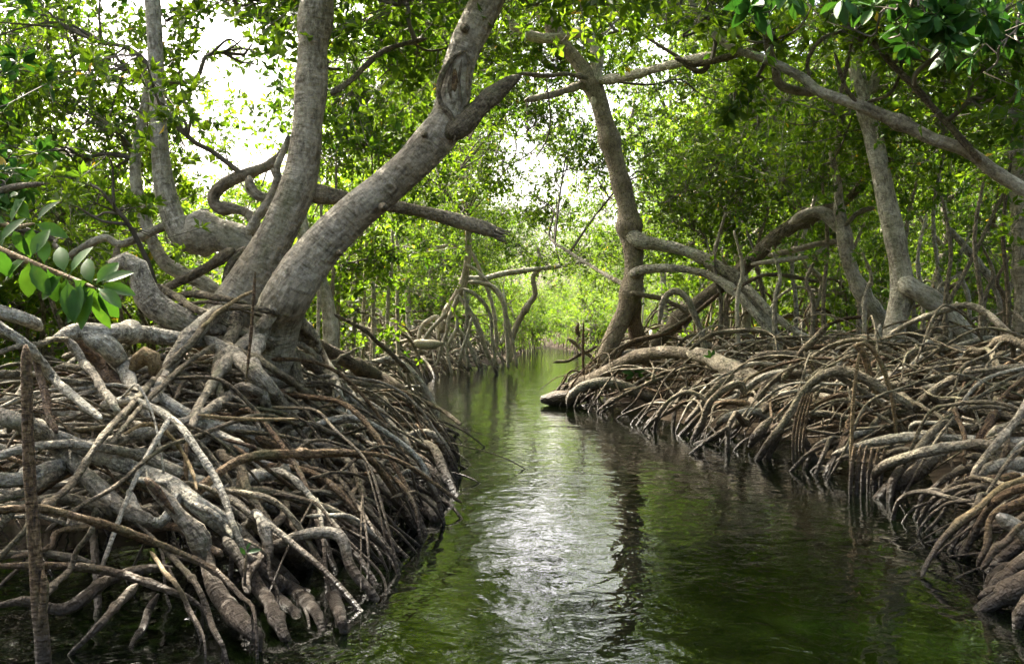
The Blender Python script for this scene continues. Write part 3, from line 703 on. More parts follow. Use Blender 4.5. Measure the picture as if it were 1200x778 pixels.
for spec, dd in (([(700, 95, 6.5), (734, 90, 6.5), (780, 78, 6), (831, 65, 6), (872, 60, 5), (895, 48, 4), (920, 40, 3)], (d1, 12)),
                 ([(685, 98, 5), (651, 110, 5), (615, 118, 4)], (d1, 14.5)), ([(617, 118, 1.2), (618, 140, 1.1), (617, 162, .8)], 14.5),
                 ([(640, 92, 1), (645, 139, 1.2), (640, 165, 1.1), (626, 188, .8)], 14.3), ([(600, 85, 2.5), (639, 89, 3.2), (664, 87, 3), (690, 92, 3)], (14.5, 15.5)),
                 ([(712, 40, 1.6), (740, 35, 2), (775, 55, 2.4), (800, 70, 2.6)], 13),
                 ([(650, 285, 2), (690, 310, 2.6), (715, 325, 3), (742, 338, 4)], (17, 15.7))):
    p, r_ = path(spec, d=dd); R1.limb(p, r_, BARKD if r_.max() < .04 else LIGHTB, segs=10)

RSC[0] = .92
R2 = Tree('mangrove_tree', P(790, 390, 16.5), 'dark mangrove trunk slanting low to the right behind the arching stilt roots')
p, r_ = path([(765, 405, 9), (785, 385, 9), (805, 367, 10), (835, 343, 9.5), (862, 322, 9), (890, 296, 9), (915, 274, 9.5), (938, 259, 9), (958, 250, 9), (985, 240, 6), (1010, 215, 5), (1020, 180, 4)], d=(16.5, 14.5)); R2.trunk(p, r_, BARKD, segs=18)
for spec in ([(900, 300, 3), (935, 292, 4), (965, 285, 4), (990, 283, 3)], [(880, 310, 2.5), (915, 305, 3.5), (950, 300, 3), (970, 288, 2)], [(860, 340, 2), (900, 322, 2.6), (960, 330, 2.6)]):
    p, r_ = path(spec, d=14.6); R2.limb(p, r_, PALE if spec[0][0] != 860 else BARKD, segs=9)

R3 = Tree('mangrove_tree', P(1050, 405, 12.2), 'straight grey mangrove trunk on the right bank with thick root leg sloping right')
p, r_ = path([(1043, 425, 14), (1047, 395, 14), (1052, 370, 14), (1058, 340, 15), (1054, 305, 13), (1047, 270, 13), (1039, 235, 12.5), (1031, 195, 12), (1022, 155, 11.5), (1012, 120, 11), (1002, 70, 9), (990, 10, 8), (985, -60, 7)], d=12.2); R3.trunk(p, r_, segs=26)
p, r_ = path([(1055, 328, 12), (1072, 340, 11), (1092, 351, 10.5), (1113, 368, 10.5), (1132, 390, 10.5), (1148, 414, 10), (1158, 436, 8)], d=12.0); R3.limb(p, r_, BARK, segs=16, name='root_leg')
p, r_ = path([(1020, 110, 7), (1032, 75, 6), (1050, 45, 5), (1070, 10, 4)], d=12.2); R3.limb(p, r_)
p, r_ = path([(1046, 375, 6), (1065, 385, 8), (1080, 402, 8), (1095, 420, 7)], d=12.3); R3.limb(p, r_, BARKD, name='root_leg')

R4 = Tree('mangrove_tree', P(1040, 400, 13.6), 'slender curved mangrove trunk just left of the straight grey one on right bank')
p, r_ = path([(1046, 402, 9), (1035, 378, 9.5), (1020, 358, 9.5), (1003, 330, 9), (993, 300, 9.5), (989, 272, 10), (984, 250, 6), (982, 215, 5), (975, 185, 5), (984, 158, 5), (988, 120, 4)], d=13.4); R4.trunk(p, r_, segs=18)
p, r_ = path([(990, 275, 9), (978, 260, 9), (962, 249, 8), (945, 250, 6), (925, 262, 5)], d=13.5); R4.limb(p, r_)
p, r_ = path([(990, 265, 3), (1005, 250, 3), (1025, 243, 3)], d=13.3); R4.limb(p, r_, BARKD)

R5 = Tree('mangrove_tree', P(1196, 400, 11.5), 'pale upright mangrove trunk at the extreme right edge of the bank')
p, r_ = path([(1204, 430, 10), (1200, 380, 10), (1197, 300, 10), (1194, 220, 11), (1195, 130, 11), (1197, 50, 11), (1193, -10, 11), (1190, -90, 9)], d=11.5); R5.trunk(p, r_, segs=20)

RSC[0] = .8
R6 = Tree('mangrove_tree', P(1300, 420, 7.2), 'mangrove beyond the right edge whose long limb reaches across the canopy')
p, r_ = path([(1330, 480, 26), (1320, 400, 24), (1300, 330, 20), (1262, 270, 15), (1230, 240, 11), (1200, 222, 10), (1168, 203, 9.5), (1134, 178, 9), (1094, 163, 9), (1061, 147, 9), (1007, 124, 8), (960, 107, 8), (940, 91, 7), (900, 71, 6.5), (867, 60, 5.5), (843, 46, 5), (820, 20, 4), (800, -20, 4)], d=(7.2, 8.6)); R6.trunk(p, r_, segs=20, name='trunk')
for spec, dd in (([(957, 110, 6), (927, 105, 6), (912, 97, 6), (908, 75, 5), (900, 52, 4.5), (893, 20, 4)], 8.4), ([(1150, 190, 5), (1124, 160, 5), (1094, 127, 5), (1070, 100, 5), (1047, 77, 4.5), (1025, 52, 4.5), (1007, 33, 4), (1000, 0, 3)], (7.6, 8.2)),
                 ([(985, 113, 3), (992, 80, 3), (1000, 40, 2.5)], 8.2), ([(950, 100, 2.5), (947, 70, 3), (965, 45, 3), (1000, 33, 3)], 8.3), ([(1005, 122, 3), (990, 100, 3), (978, 62, 2.5)], 8.0),
                 ([(896, 70, 4), (880, 60, 5), (850, 68, 5), (815, 75, 5), (790, 68, 3)], 8.5), ([(832, 76, 4), (820, 84, 4), (800, 75, 3)], 8.5),
                 ([(1015, 120, 2.5), (1040, 112, 2.5), (1052, 95, 2.5), (1058, 70, 2)], 8.0)):
    p, r_ = path(spec, d=dd); R6.limb(p, r_, BARK if r_.max() > .03 else BARKD, segs=12)

RSC[0] = .92
R7 = Tree('mangrove_tree', P(1340, 560, 4.9), 'mangrove outside the right edge whose knobbly roots pile up at the near water')
p, r_ = path([(1390, 620, 40), (1400, 450, 34), (1390, 200, 30), (1400, -80, 26)], d=4.9); R7.trunk(p, r_)
RIGHT = [R1, R2, R3, R4, R5, R6, R7]

right_roots = [
 (R1, G_, -.3, [(735, 270, 8), (750, 283, 8.5), (774, 288, 7.5), (807, 295, 7), (841, 312, 7), (870, 330, 7.5), (887, 358, 7), (904, 387, 6.5), (925, 414, 6)], (15.55, 14.6)),
 (R1, G_, -.3, [(738, 322, 7), (756, 316, 6), (785, 315, 5), (822, 319, 5), (850, 333, 5.5), (875, 356, 5.5), (895, 381, 5), (912, 412, 5)], (15.5, 14.4)),
 (R1, G_, -.2, [(873, 335, 5), (890, 352, 5), (905, 368, 5), (928, 386, 4.5), (948, 396, 4), (965, 410, 4)], (14.8, 14.2)),
 (R1, R_, -.3, [(738, 343, 4), (754, 346, 3.5), (776, 350, 3.2), (799, 361, 3.2), (815, 372, 3)], 15.3),
 (R1, G_, -.5, [(772, 380, 3.5), (779, 350, 4), (790, 341, 4.5), (803, 349, 4.6), (815, 370, 4.5), (824, 400, 4.2), (828, 425, 4)], 14.6),
 (R1, G_, 0, [(668, 452, 7), (690, 446, 8), (708, 438, 9), (728, 426, 9), (752, 416, 8.5), (781, 412, 8), (806, 414, 8), (835, 420, 10)], (15.6, 13)),
 (R3, G_, 0, [(806, 414, 8), (832, 419, 10), (858, 432, 12), (892, 449, 13), (925, 462, 11), (955, 466, 9), (1000, 470, 8)], (13, 9.6)),
 (R1, G_, -.2, [(665, 478, 3.5), (668, 466, 5), (680, 454, 5.5), (703, 449, 6), (728, 452, 6), (750, 462, 6), (770, 471, 5)], 14.2),
 (R1, R_, -.3, [(706, 477, 2), (740, 457, 2.4), (776, 443, 2.6), (816, 436, 2.6), (850, 434, 2)], 13.2),
 (R1, R_, 0, [(648, 425, 2), (672, 420, 2.2), (700, 405, 2.4)], 16), (R1, R_, 0, [(665, 395, 2), (680, 408, 2.4), (700, 424, 2.4)], 16),
 (R1, R_, -.2, [(690, 460, 3), (720, 412, 2.4), (770, 393, 2.5), (808, 372, 2.5)], 15), (R1, Br, -.1, [(712, 440, 3), (735, 405, 3), (790, 385, 3), (860, 330, 2.4)], 15),
 (R3, R_, 0, [(808, 410, 2.4), (835, 392, 2.7), (865, 387, 2.8), (892, 390, 2.8), (916, 398, 2.8), (942, 412, 2.6)], 12.5),
 (R3, R_, -.2, [(914, 449, 4), (932, 425, 4), (950, 402, 4.4), (971, 380, 4)], 10.6), (R3, R_, -.2, [(942, 412, 4), (957, 435, 4.4), (971, 453, 4.2), (985, 470, 4)], 10.4),
 (R3, G_, 0, [(870, 428, 4.5), (892, 417, 5.5), (916, 416, 6.5), (939, 418, 7), (962, 424, 8), (982, 440, 8)], 11.6),
 (R3, R_, 0, [(928, 473, 3), (945, 462, 3.2), (962, 452, 3)], 9.6), (R3, Br, .2, [(920, 474, 10), (950, 476, 12), (1008, 479, 12), (1060, 476, 10)], 9.9),
 (R3, R_, 0, [(935, 488, 4), (962, 484, 4.5), (997, 493, 4.6), (1025, 510, 4)], 8.8),
 (R3, G_, 0, [(840, 497, 5), (860, 486, 6), (881, 482, 7), (906, 489, 7), (925, 496, 6)], 9.9),
 (R3, R_, -.1, [(898, 545, 5), (902, 528, 5.5), (914, 507, 6), (925, 494, 6), (934, 507, 5.5), (946, 523, 5.5), (957, 545, 5), (958, 560, 4.5)], 8.6),
 (R3, R_, 0, [(808, 527, 4), (835, 512, 4.2), (872, 493, 4.2)], 9.8), (R3, R_, 0, [(807, 530, 4), (822, 495, 4.5), (832, 472, 4.5), (848, 458, 5), (866, 450, 5), (874, 465, 4)], 10),
 (R3, R_, 0, [(803, 497, 4), (825, 470, 4.4), (845, 450, 4.4), (860, 438, 4)], 11), (R3, R_, .1, [(878, 524, 8), (890, 506, 8), (904, 490, 7)], 9.3),
 (R3, G_, 0, [(958, 532, 4), (985, 517, 4.6), (1010, 507, 4.6), (1040, 500, 4)], 8.0), (R3, R_, 0, [(978, 541, 2.4), (1010, 529, 2.6), (1060, 520, 2.6)], 7.6),
 (R6, G_, 0, [(1066, 490, 5), (1076, 474, 5.5), (1090, 462, 6), (1108, 450, 6), (1133, 440, 6), (1163, 433, 6), (1205, 431, 6), (1250, 436, 6)], (8.4, 7.6)),
 (R6, G_, 0, [(1098, 452, 3), (1130, 435, 3.4), (1160, 430, 3.4), (1180, 431, 3)], 8.6), (R6, R_, 0, [(1056, 426, 4), (1083, 409, 4.5), (1110, 412, 4.6), (1136, 428, 4)], 10.2),
 (R6, G_, 0, [(975, 472, 5), (1010, 460, 6), (1040, 453, 6), (1075, 449, 5)], 9.8), (R3, G_, 0, [(1055, 423, 9), (1085, 430, 10), (1112, 442, 8), (1140, 455, 6)], 10.6),
 (R6, G_, 0, [(1080, 456, 9), (1110, 460, 10), (1135, 466, 11), (1156, 478, 9)], 9.0), (R6, R_, 0, [(1018, 502, 4), (1030, 490, 5), (1048, 481, 5.5), (1066, 484, 5), (1075, 500, 4)], 8.2),
 (R6, G_, -.1, [(975, 533, 4), (1010, 521, 5), (1045, 514, 5.5), (1083, 511, 5.5), (1125, 515, 5.5), (1165, 517, 6), (1215, 517, 6)], (7.4, 6.3)),
 (R6, R_, -.1, [(985, 537, 2.5), (1022, 528, 3), (1060, 521, 3)], 7.2), (R6, G_, -.1, [(1022, 562, 4), (1034, 548, 6), (1060, 537, 7), (1094, 527, 7), (1140, 521, 6), (1200, 524, 6)], (6.8, 5.9)),
 (R6, R_, 0, [(1126, 515, 3), (1150, 497, 4.5), (1175, 491, 5), (1210, 497, 5)], 6.9), (R6, G_, -.1, [(1156, 512, 5), (1184, 499, 7), (1215, 486, 8)], 6.4),
 (R6, G_, 0, [(1018, 596, 6), (1035, 580, 9), (1056, 563, 10), (1082, 546, 10), (1110, 530, 8)], 6.6), (R6, R_, -.1, [(1082, 582, 3.5), (1113, 560, 4.5), (1146, 547, 5), (1190, 552, 5)], 6.2),
 (R7, G_, 0, [(1138, 562, 5), (1160, 550, 8), (1185, 543, 10), (1220, 545, 11)], 5.8), (R7, R_, 0, [(1130, 535, 4), (1165, 538, 5), (1210, 541, 5)], 6.0),
 (R7, R_, 0, [(1124, 520, 5), (1160, 530, 6), (1220, 552, 7)], 6.2), (R7, Br, 0, [(1145, 577, 4), (1165, 562, 6), (1195, 556, 7)], 5.6),
 (R7, Tn, -.2, [(1080, 676, 3), (1088, 658, 3.8), (1103, 636, 4.2), (1129, 606, 4.4), (1159, 583, 4.6), (1189, 566, 4.6), (1225, 552, 5)], (4.45, 4.9)),
 (R7, Br, 0, [(1136, 726, 8), (1150, 712, 13), (1166, 704, 10), (1185, 690, 14), (1240, 676, 13)], 3.95), (R7, Br, 0, [(1140, 738, 6), (1162, 728, 9), (1190, 726, 8), (1235, 712, 10)], 3.9), (R7, R_, 0, [(1146, 700, 4), (1160, 690, 7), (1182, 694, 6), (1210, 705, 7)], 4.0), (R7, G_, 0, [(1158, 694, 7), (1176, 680, 11), (1196, 662, 9), (1230, 640, 12)], 4.1),
 (R7, R_, 0, [(1155, 690, 8), (1170, 672, 10), (1195, 660, 11)], 4.2), (R7, PALE, 0, [(1169, 603, 10), (1185, 615, 11), (1205, 630, 11), (1230, 650, 12)], 4.3),
 (R7, Br, -.05, [(1146, 664, 3.5), (1152, 640, 4), (1160, 612, 4), (1185, 590, 5), (1215, 580, 5)], 4.3), (R7, R_, -.05, [(1150, 668, 4), (1165, 650, 4.4), (1182, 630, 5), (1210, 605, 6)], 4.2),
 (R7, Br, 0, [(1190, 745, 10), (1198, 715, 13), (1215, 690, 14)], 3.7), (R7, Br, 0, [(1165, 600, 4), (1185, 597, 5), (1220, 585, 6)], 4.5), (R7, R_, 0, [(1165, 585, 5), (1190, 575, 6), (1230, 560, 7)], 4.9),
 (R3, Br, 0, [(1030, 478, 3), (1022, 440, 5), (1010, 412, 5), (1000, 404, 4)], 9.2),
 (R5, G_, 0, [(1120, 405, 3), (1150, 398, 4), (1190, 400, 4), (1230, 410, 4)], 11),
 (R3, G_, 0, [(1015, 430, 5), (1028, 398, 5), (1032, 380, 5)], 11.2),
 (R5, R_, 0, [(1095, 470, 3), (1150, 455, 3.4), (1210, 448, 3.4)], 8.4), (R5, R_, 0, [(1080, 415, 3), (1130, 408, 3.6), (1200, 418, 3.6)], 10),
]
for tr, mat, off, spec, dd in right_roots:
    p, r_ = path(spec, d=dd, off=0)
    tr.root([tube(p, r_, SEGN(r_.mean(), p[:, 1].mean()), rough=.16 if tr is R7 else .09, wob=.008, knots=1.0)], mat, r_.max() / p[:, 1].mean() * 3 + 5)

# ============================================================ ISLET TREE and far bare trunk, mid-left
M1 = Tree('mangrove_tree', P(540, 395, 26), 'small mangrove on its tall stilt roots at the mid-channel point')
p, r_ = path([(548, 250, 3.5), (549, 280, 4.2), (548, 303, 4.6), (544, 327, 5.5), (537, 345, 6), (524, 366, 6.5), (516, 390, 6)], d=26); M1.trunk(p, r_, LIGHTB, segs=14)  # lighter bark stands in for sun on the islet trunk
for spec, dd in (([(546, 326, 4), (565, 327, 3.8), (589, 321, 3.6), (624, 316, 3.2), (650, 313, 3), (690, 305, 2.4)], (26, 29)), ([(547, 291, 2), (524, 288, 2.4), (497, 294, 2)], 26), ([(552, 294, 2), (562, 315, 2.4), (574, 347, 2.6), (580, 374, 2.6), (582, 410, 2.4)], 26.4)):
    p, r_ = path(spec, d=dd); M1.limb(p, r_, segs=9)
isl = [[(536, 345, 3), (553, 368, 3), (564, 389, 3), (568, 410, 3), (577, 427, 2.6), (583, 440, 2.4)], [(548, 330, 3), (562, 331, 3), (580, 339, 3), (592, 359, 3), (595, 383, 3), (595, 404, 3), (595, 434, 2.6)],
       [(489, 402, 3), (494, 386, 3), (500, 377, 3.2), (512, 371, 3.2), (514, 400, 3)], [(512, 377, 2.6), (533, 372, 2.6), (553, 372, 2.6), (562, 383, 2.6), (568, 405, 2.4)],
       [(537, 345, 2.6), (528, 370, 2.6), (520, 400, 2.4), (510, 430, 2.4)], [(544, 340, 2.4), (547, 370, 2.4), (545, 400, 2.2), (550, 436, 2.2)], [(540, 338, 2.4), (558, 345, 2.4), (572, 365, 2.4), (578, 400, 2.2), (580, 430, 2.2)],
       [(530, 355, 2.4), (535, 380, 2.2), (525, 410, 2.2), (530, 440, 2)], [(524, 366, 2.6), (505, 385, 2.4), (490, 410, 2.4), (480, 440, 2.2)], [(553, 372, 2.2), (545, 400, 2.2), (538, 425, 2)],
       [(546, 310, 2.2), (560, 320, 2.4), (586, 350, 2.4), (600, 395, 2.2), (606, 432, 2.2)], [(520, 375, 2.4), (545, 395, 2.4), (560, 430, 2.2)]]
for spec in isl:
    p, r_ = path(spec, d=25.8 + rng.uniform(-.5, .4)); M1.root([tube(p, r_, 8, wob=.02)], LIGHTB if rng.random() < .5 else ROOTG, 8)  # paler barks put the islet's stronger sun into the root colour
M2 = Tree('mangrove_tree', P(597, 405, 29), 'bare crooked mangrove stem leaning right at the tip of the mid-channel point')
p, r_ = path([(596, 425, 4.5), (599, 400, 4.2), (607, 378, 4), (618, 359, 3.8), (627, 345, 3.6), (625, 325, 3.2), (634, 312, 2.6), (630, 290, 2)], d=29); M2.trunk(p, r_, LIGHTB, segs=12)
M3 = Tree('mangrove_tree', (-4.6, 21.5, .2), 'mangrove with thin pale crossing stems on the left shore behind the leaning trunk')
M3.trunk([(-4.6, 21.5, .1), (-4.4, 21.5, 1.4), (-4.7, 21.3, 2.8), (-4.2, 21.6, 4.4), (-4.5, 22, 6.4)], [.11, .1, .085, .07, .04], segs=12)
M4 = Tree('mangrove_tree', (3.4, 27, .2), 'mangrove leaning over the far right shore of the channel')
M4.trunk([(3.6, 27, .1), (3.3, 27, 1.4), (3.5, 27.2, 3.0), (3.0, 27.4, 5.0), (3.4, 27.6, 7.5)], [.13, .11, .1, .08, .04], segs=12)
MID = [M1, M2, M3, M4]

RSC[0] = 1.0
# ============================================================ procedural filler roots on the banks
def heap(x, y):
    u = inland(x, y)
    return np.clip(1.0 * (1 - np.exp(-np.maximum(u, 0) / .75)), 0, 1.0) * (1 - .25 * np.exp(-((y - 4) / 1.2) ** 2) * (x < 0))

def filler(n, side, ylo, yhi, ulo, uhi, trees, rlo, rhi, ypow=1.0, reach=(.5, 1.8), lift=(-.35, .1), mats=(ROOT, ROOTG, ROOTB), score=0, wig=(.012, .045), bend=1.0):
    bases = np.array([t.base for t in trees])
    for _ in range(n):
        y = ylo + (yhi - ylo) * rng.random() ** ypow
        u = rng.uniform(ulo, uhi)
        x = xl(y) - u if side < 0 else xr(y) + u
        # heading towards the water, widely spread
        th = rng.normal(0, 1.0)
        if heap(x, y) + lift[1] < .12: continue
        hd = np.array([math.cos(th) * -side, math.sin(th)])
        if rng.random() < (.3 if side < 0 else .5): hd = np.array([rng.normal(), rng.normal()]); hd /= np.linalg.norm(hd)
        L = rng.uniform(*reach)
        r0 = rlo * (rhi / rlo) ** (rng.random() ** 1.4)
        ex, ey = x + hd[0] * L, y + hd[1] * L
        over = -inland(ex, ey)
        while L > .3 and max(-inland(x + hd[0] * L * q, y + hd[1] * L * q) for q in (.35, .6, .8, 1.0)) > .22: L -= .1
        ex, ey = x + hd[0] * L, y + hd[1] * L
        if L < .22: continue
        if side < 0 and y < 12: ey = max(ey, 3.75 if ex < -1.0 else 4.1)
        z0 = heap(x, y) + rng.uniform(*lift)
        z1 = (heap(ex, ey) + rng.uniform(-.5, -.1)) if inland(ex, ey) > .25 else -.22
        if z0 < .12: z0 = .12 + rng.uniform(0, .2)
        arch = (rng.uniform(.0, .14) if rng.random() < .65 else rng.uniform(.12, .32)) * L * bend
        ts = np.array([0, .2, .42, .62, .8, .93, 1.0])
        pw = rng.uniform(1.3, 3.2)
        hx = ts ** rng.uniform(.7, 1.1)
        pts = np.stack([x + (ex - x) * hx, y + (ey - y) * hx, z0 * (1 - ts ** pw) + z1 * ts ** pw + arch * np.sin(np.pi * ts)], 1)
        pts[1:-1] += rng.normal(size=(5, 3)) * rng.uniform(*wig) * min(L, 1.4)
        if z0 > .3 and rng.random() < .7: pts = np.vstack([[pts[0] + np.array([-hd[0] * .35, -hd[1] * .35, -rng.uniform(0, .3)])], pts])
        rad = np.linspace(r0 * 1.15, r0 * .75, len(pts))
        sg = SEGN(r0, y)
        tt = [tube(pts, rad, sg, rough=.09, wob=.012, knots=1.0)]
        if rng.random() < .45 and y < 20:
            k = rng.integers(2, len(pts) - 2); e = pts[k] + np.array([rng.normal() * .3, rng.normal() * .3, 0]) + np.array([hd[0], hd[1], 0]) * rng.uniform(.1, .5)
            e[2] = max(-.2, pts[k][2] - rng.uniform(.25, .7)); m = (pts[k] + e) / 2 + np.array([0, 0, rng.uniform(.03, .12)])
            tt.append(tube(np.array([pts[k], m, e]), [r0 * .7, r0 * .6, r0 * .5], max(7, sg - 2), rough=.09))
        d2 = ((bases[:, :2] - np.array([x, y])) ** 2).sum(1)
        tr = trees[int(np.argmin(d2))]
        mt = mats[rng.choice(3, p=[.5, .28, .22])]
        tr.root(tt, mt, score + r0 / y * 30 * (1 - .6 * min(1, max(0, inland(x, y) / 4))))

filler(250, -1, 4.3, 11, .0, 2.6, LEFT, .010, .030, 1.1, reach=(.6, 1.8), lift=(-.62, -.16), mats=(ROOTG, ROOT, ROOTB), wig=(.006, .025), bend=.6)
filler(110, -1, 4.5, 11, .1, 2.4, LEFT, .006, .013, 1.0, reach=(.5, 1.4), lift=(-.3, .0), wig=(.008, .03), bend=.7)
filler(90, -1, 9, 17, .0, 3.0, [tE, tC, tA], .012, .035, lift=(-.4, .05))
filler(330, 1, 6.6, 19, .0, 4.2, RIGHT[:6], .012, .042, 1.0, reach=(.5, 2.4), lift=(-.72, -.14), mats=(ROOT, ROOTB, ROOTG))  # browner, darker bark mix stands in for shade on this bank
filler(110, 1, 6.6, 18, .1, 4.5, RIGHT[:6], .008, .016, 1.0, reach=(.8, 2.4), lift=(-.4, .02))
filler(150, 1, 7, 17, 3.5, 8, [R3, R4, R5, R6], .012, .035, 1.0, reach=(.8, 2.4), lift=(-.3, .15))
filler(60, 1, 3.6, 5.0, -.05, 1.0, [R7], .006, .018, 1.0, reach=(.25, .8), lift=(-.5, -.15))
filler(70, 1, 4.2, 6.6, .0, 1.6, [R7, R6], .010, .032, 1.0, lift=(-.45, -.1))
filler(260, -1, 19, 33, .0, 3.5, [M1, M2, M3], .018, .042, .9, reach=(.5, 1.7), lift=(-.45, .35), mats=(ROOTG, LIGHTB, ROOT), wig=(.02, .08))  # lighter bark mix paints the sun on the islet roots
filler(90, 1, 18, 34, .0, 2.6, [M4], .02, .045, 1.0, lift=(-.4, .2))

filler(160, -1, 4.4, 10, .0, 2.4, LEFT, .007, .022, 1.0, reach=(.7, 1.9), lift=(-.3, .08), wig=(.004, .012), bend=.15)
filler(90, 1, 6.6, 16, .1, 4.2, RIGHT[:6], .009, .022, 1.0, reach=(.9, 2.6), lift=(-.35, .1), wig=(.004, .014), bend=.2)

# ============================================================ foliage of the named trees, with unseen overhead blobs added to shade the banks
foliage(tA, [B(430, -30, 7.4, 1.1, .55, 260), B(300, -80, 7.6, 1.0, .35, 70), B(470, 60, 8.2, .8, .5, 150), ((-3.5, 9.5, 6.6), (1.8, 1.5, .6), 420), ((-1.4, 8.5, 6.8), (1.6, 1.4, .5), 430), ((-5.2, 8.8, 6.4), (1.8, 1.6, .5), 450), ((-4.6, 11.4, 7.4), (1.8, 1.6, .5), 450), ((.2, 11, 6.9), (1.6, 1.4, .5), 400)], size=.10, seed=1)
foliage(tB, [B(640, -70, 6.6, 1.2, .5, 200), B(740, -60, 6.8, 1.0, .5, 160), B(560, -110, 6.2, 1.2, .4, 120), ((.6, 9.5, 7.2), (1.6, 1.6, .5), 330), ((1.6, 7.5, 6.2), (1.5, 1.3, .5), 260)], size=.10, seed=2)
foliage(tC, [B(80, 60, 8.6, 1.1, .8, 240), B(40, 170, 8.8, 1.0, .7, 190), B(150, 200, 8.8, .5, .45, 90), B(140, 110, 8.6, .75, .6, 130), B(0, 20, 8, 1.1, .7, 150), B(250, -15, 8.2, .6, .25, 50), B(325, 5, 8, .4, .25, 50), B(40, 280, 9, 1.0, .45, 120), B(195, 150, 8, .25, .4, 24), B(305, 60, 8.4, .25, .2, 10), B(190, 30, 8.4, .35, .35, 36), B(165, 110, 6.9, .4, .5, 36), B(110, 220, 7, .5, .3, 40)], size=.085, seed=3)
foliage(tD, [B(60, -40, 5.4, .6, .3, 60), B(-20, 215, 5.0, .35, .3, 30), B(-120, 120, 4.6, .5, .6, 90), ((-3.2, 5.5, 5.2), (1.5, 1.3, .5), 260)], size=.085, near=True, seed=4)
foliage(tE, [B(400, 130, 12, 1.3, 1.0, 420), B(450, 200, 12.5, 1.0, .9, 300), ((-4.5, 13, 8.2), (2.2, 2, .7), 380), ((-1.2, 13.5, 8.6), (2, 2, .6), 330), B(480, 90, 12, 1.2, .9, 350), B(410, 300, 12, .8, .6, 170)], seed=5)
foliage(R1, [B(585, -10, 15.5, 1.0, .6, 130), B(770, 20, 17, 1.9, .8, 330), B(850, 110, 17, 1.8, 1.0, 420), B(665, 170, 18.5, 1.1, .9, 170), B(780, 190, 18.5, 1.7, 1.1, 420), B(640, 235, 19, .8, .5, 90), B(860, 20, 14.5, 1.2, .5, 150), ((1.2, 14, 7.6), (1.8, 1.6, .6), 330), ((3.5, 13, 7.2), (1.8, 1.6, .6), 300), ((-1.6, 16.5, 8.8), (2.2, 2, .6), 560), ((.2, 19, 9.6), (2.2, 2, .6), 560), ((2.2, 19.5, 9.8), (2.2, 2, .6), 560), ((.6, 14.5, 8.2), (2, 2, .6), 560), ((-1.0, 12, 7.2), (1.8, 1.6, .5), 500)], seed=6)
foliage(R2, [B(850, 230, 17, 1.8, 1.1, 520), B(920, 190, 16, 1.7, 1.1, 480), B(800, 260, 17.5, 1.3, .8, 260)], seed=7)
foliage(R3, [B(1030, 60, 12.5, 1.6, 1.0, 420), B(1100, 120, 12.8, 1.3, .8, 330), B(960, 150, 13, 1.3, 1.0, 350), B(1060, 200, 14, 1.2, .7, 220), ((1.0, 17, 9.2), (2.2, 1.8, .6), 420), ((3.4, 16, 8.8), (2.2, 1.8, .6), 420), ((2.6, 11.5, 7.4), (1.8, 1.5, .5), 380)], seed=8)
foliage(R4, [B(950, 60, 13.5, 1.3, .9, 300), B(1000, 170, 14.6, 1.5, .8, 280)], seed=9)
foliage(R5, [B(1170, 60, 11.5, 1.2, .9, 330), B(1180, 150, 11.8, 1.0, .7, 220), B(1120, 20, 11, 1.0, .6, 180), ((5.6, 17, 9.3), (2.2, 1.8, .6), 400), ((5.2, 13, 8.0), (2, 1.6, .6), 380), ((4.4, 9.3, 6.7), (1.8, 1.4, .5), 380), ((2.6, 7.8, 6.0), (1.4, 1.2, .45), 320), ((6.2, 10.5, 7.4), (1.8, 1.6, .5), 420), ((1.2, 10.2, 7.0), (1.5, 1.3, .45), 360)], seed=10)
foliage(R6, [B(900, 20, 8.2, .8, .35, 150), B(1010, 10, 8, .8, .4, 170), B(1100, 40, 7.8, .6, .35, 120), B(820, 0, 8.4, .8, .3, 110), B(870, 110, 8.6, .35, .25, 40), B(1170, 90, 7.4, .5, .5, 90), B(1150, 20, 7, .6, .35, 110)], size=.10, seed=11)
R7.limb(np.array([P(1400, -80, 4.9), P(1300, -60, 4.4), P(1180, -20, 4.0), P(1080, -10, 3.8), P(980, -25, 3.7)]), np.array([.07, .05, .03, .02, .014]), BARKD)
foliage(R7, [B(1110, 22, 3.9, .26, .14, 22), B(1040, 12, 3.8, .22, .12, 16), B(1180, 50, 4.1, .22, .16, 20), B(960, -14, 3.7, .3, .1, 14)], size=.088, near=True, sub=3, br_r=.008, seed=12)
foliage(M1, [B(560, 240, 26, 1.5, .9, 220), B(500, 260, 26, 1.6, .9, 260), B(590, 40, 20, 1.6, .9, 1100), B(680, 60, 20, 1.4, .9, 800), B(520, 60, 20, 1.5, 1.0, 900), B(640, -60, 18, 2.2, .9, 1000), B(500, -50, 18, 1.8, .8, 600), B(530, 170, 24, 1.2, 1.2, 420), B(655, 150, 23, 1.0, .9, 330), B(600, 120, 17.5, .9, .45, 260), B(560, 200, 21, .9, .7, 260), B(570, 120, 22, 1.0, .6, 330), B(590, 285, 30, 1.4, .6, 260), B(640, 255, 29, .9, .6, 120), B(640, 300, 28, 1.1, .5, 120)], seed=13)
foliage(M3, [B(430, 230, 21.5, 1.8, 1.6, 520), B(370, 280, 21, 1.5, 1.1, 330), B(450, 320, 22, 1.4, .8, 260), B(390, 360, 21, 1.4, .5, 180)], seed=14)
foliage(M4, [B(740, 200, 27, 2.2, 1.8, 520), B(700, 300, 27, 1.2, .9, 180), B(770, 290, 26, 1.6, 1.3, 380), B(690, 240, 28, 1.2, .9, 160)], seed=15)
for t_ in LEFT + RIGHT + MID: t_.finish()

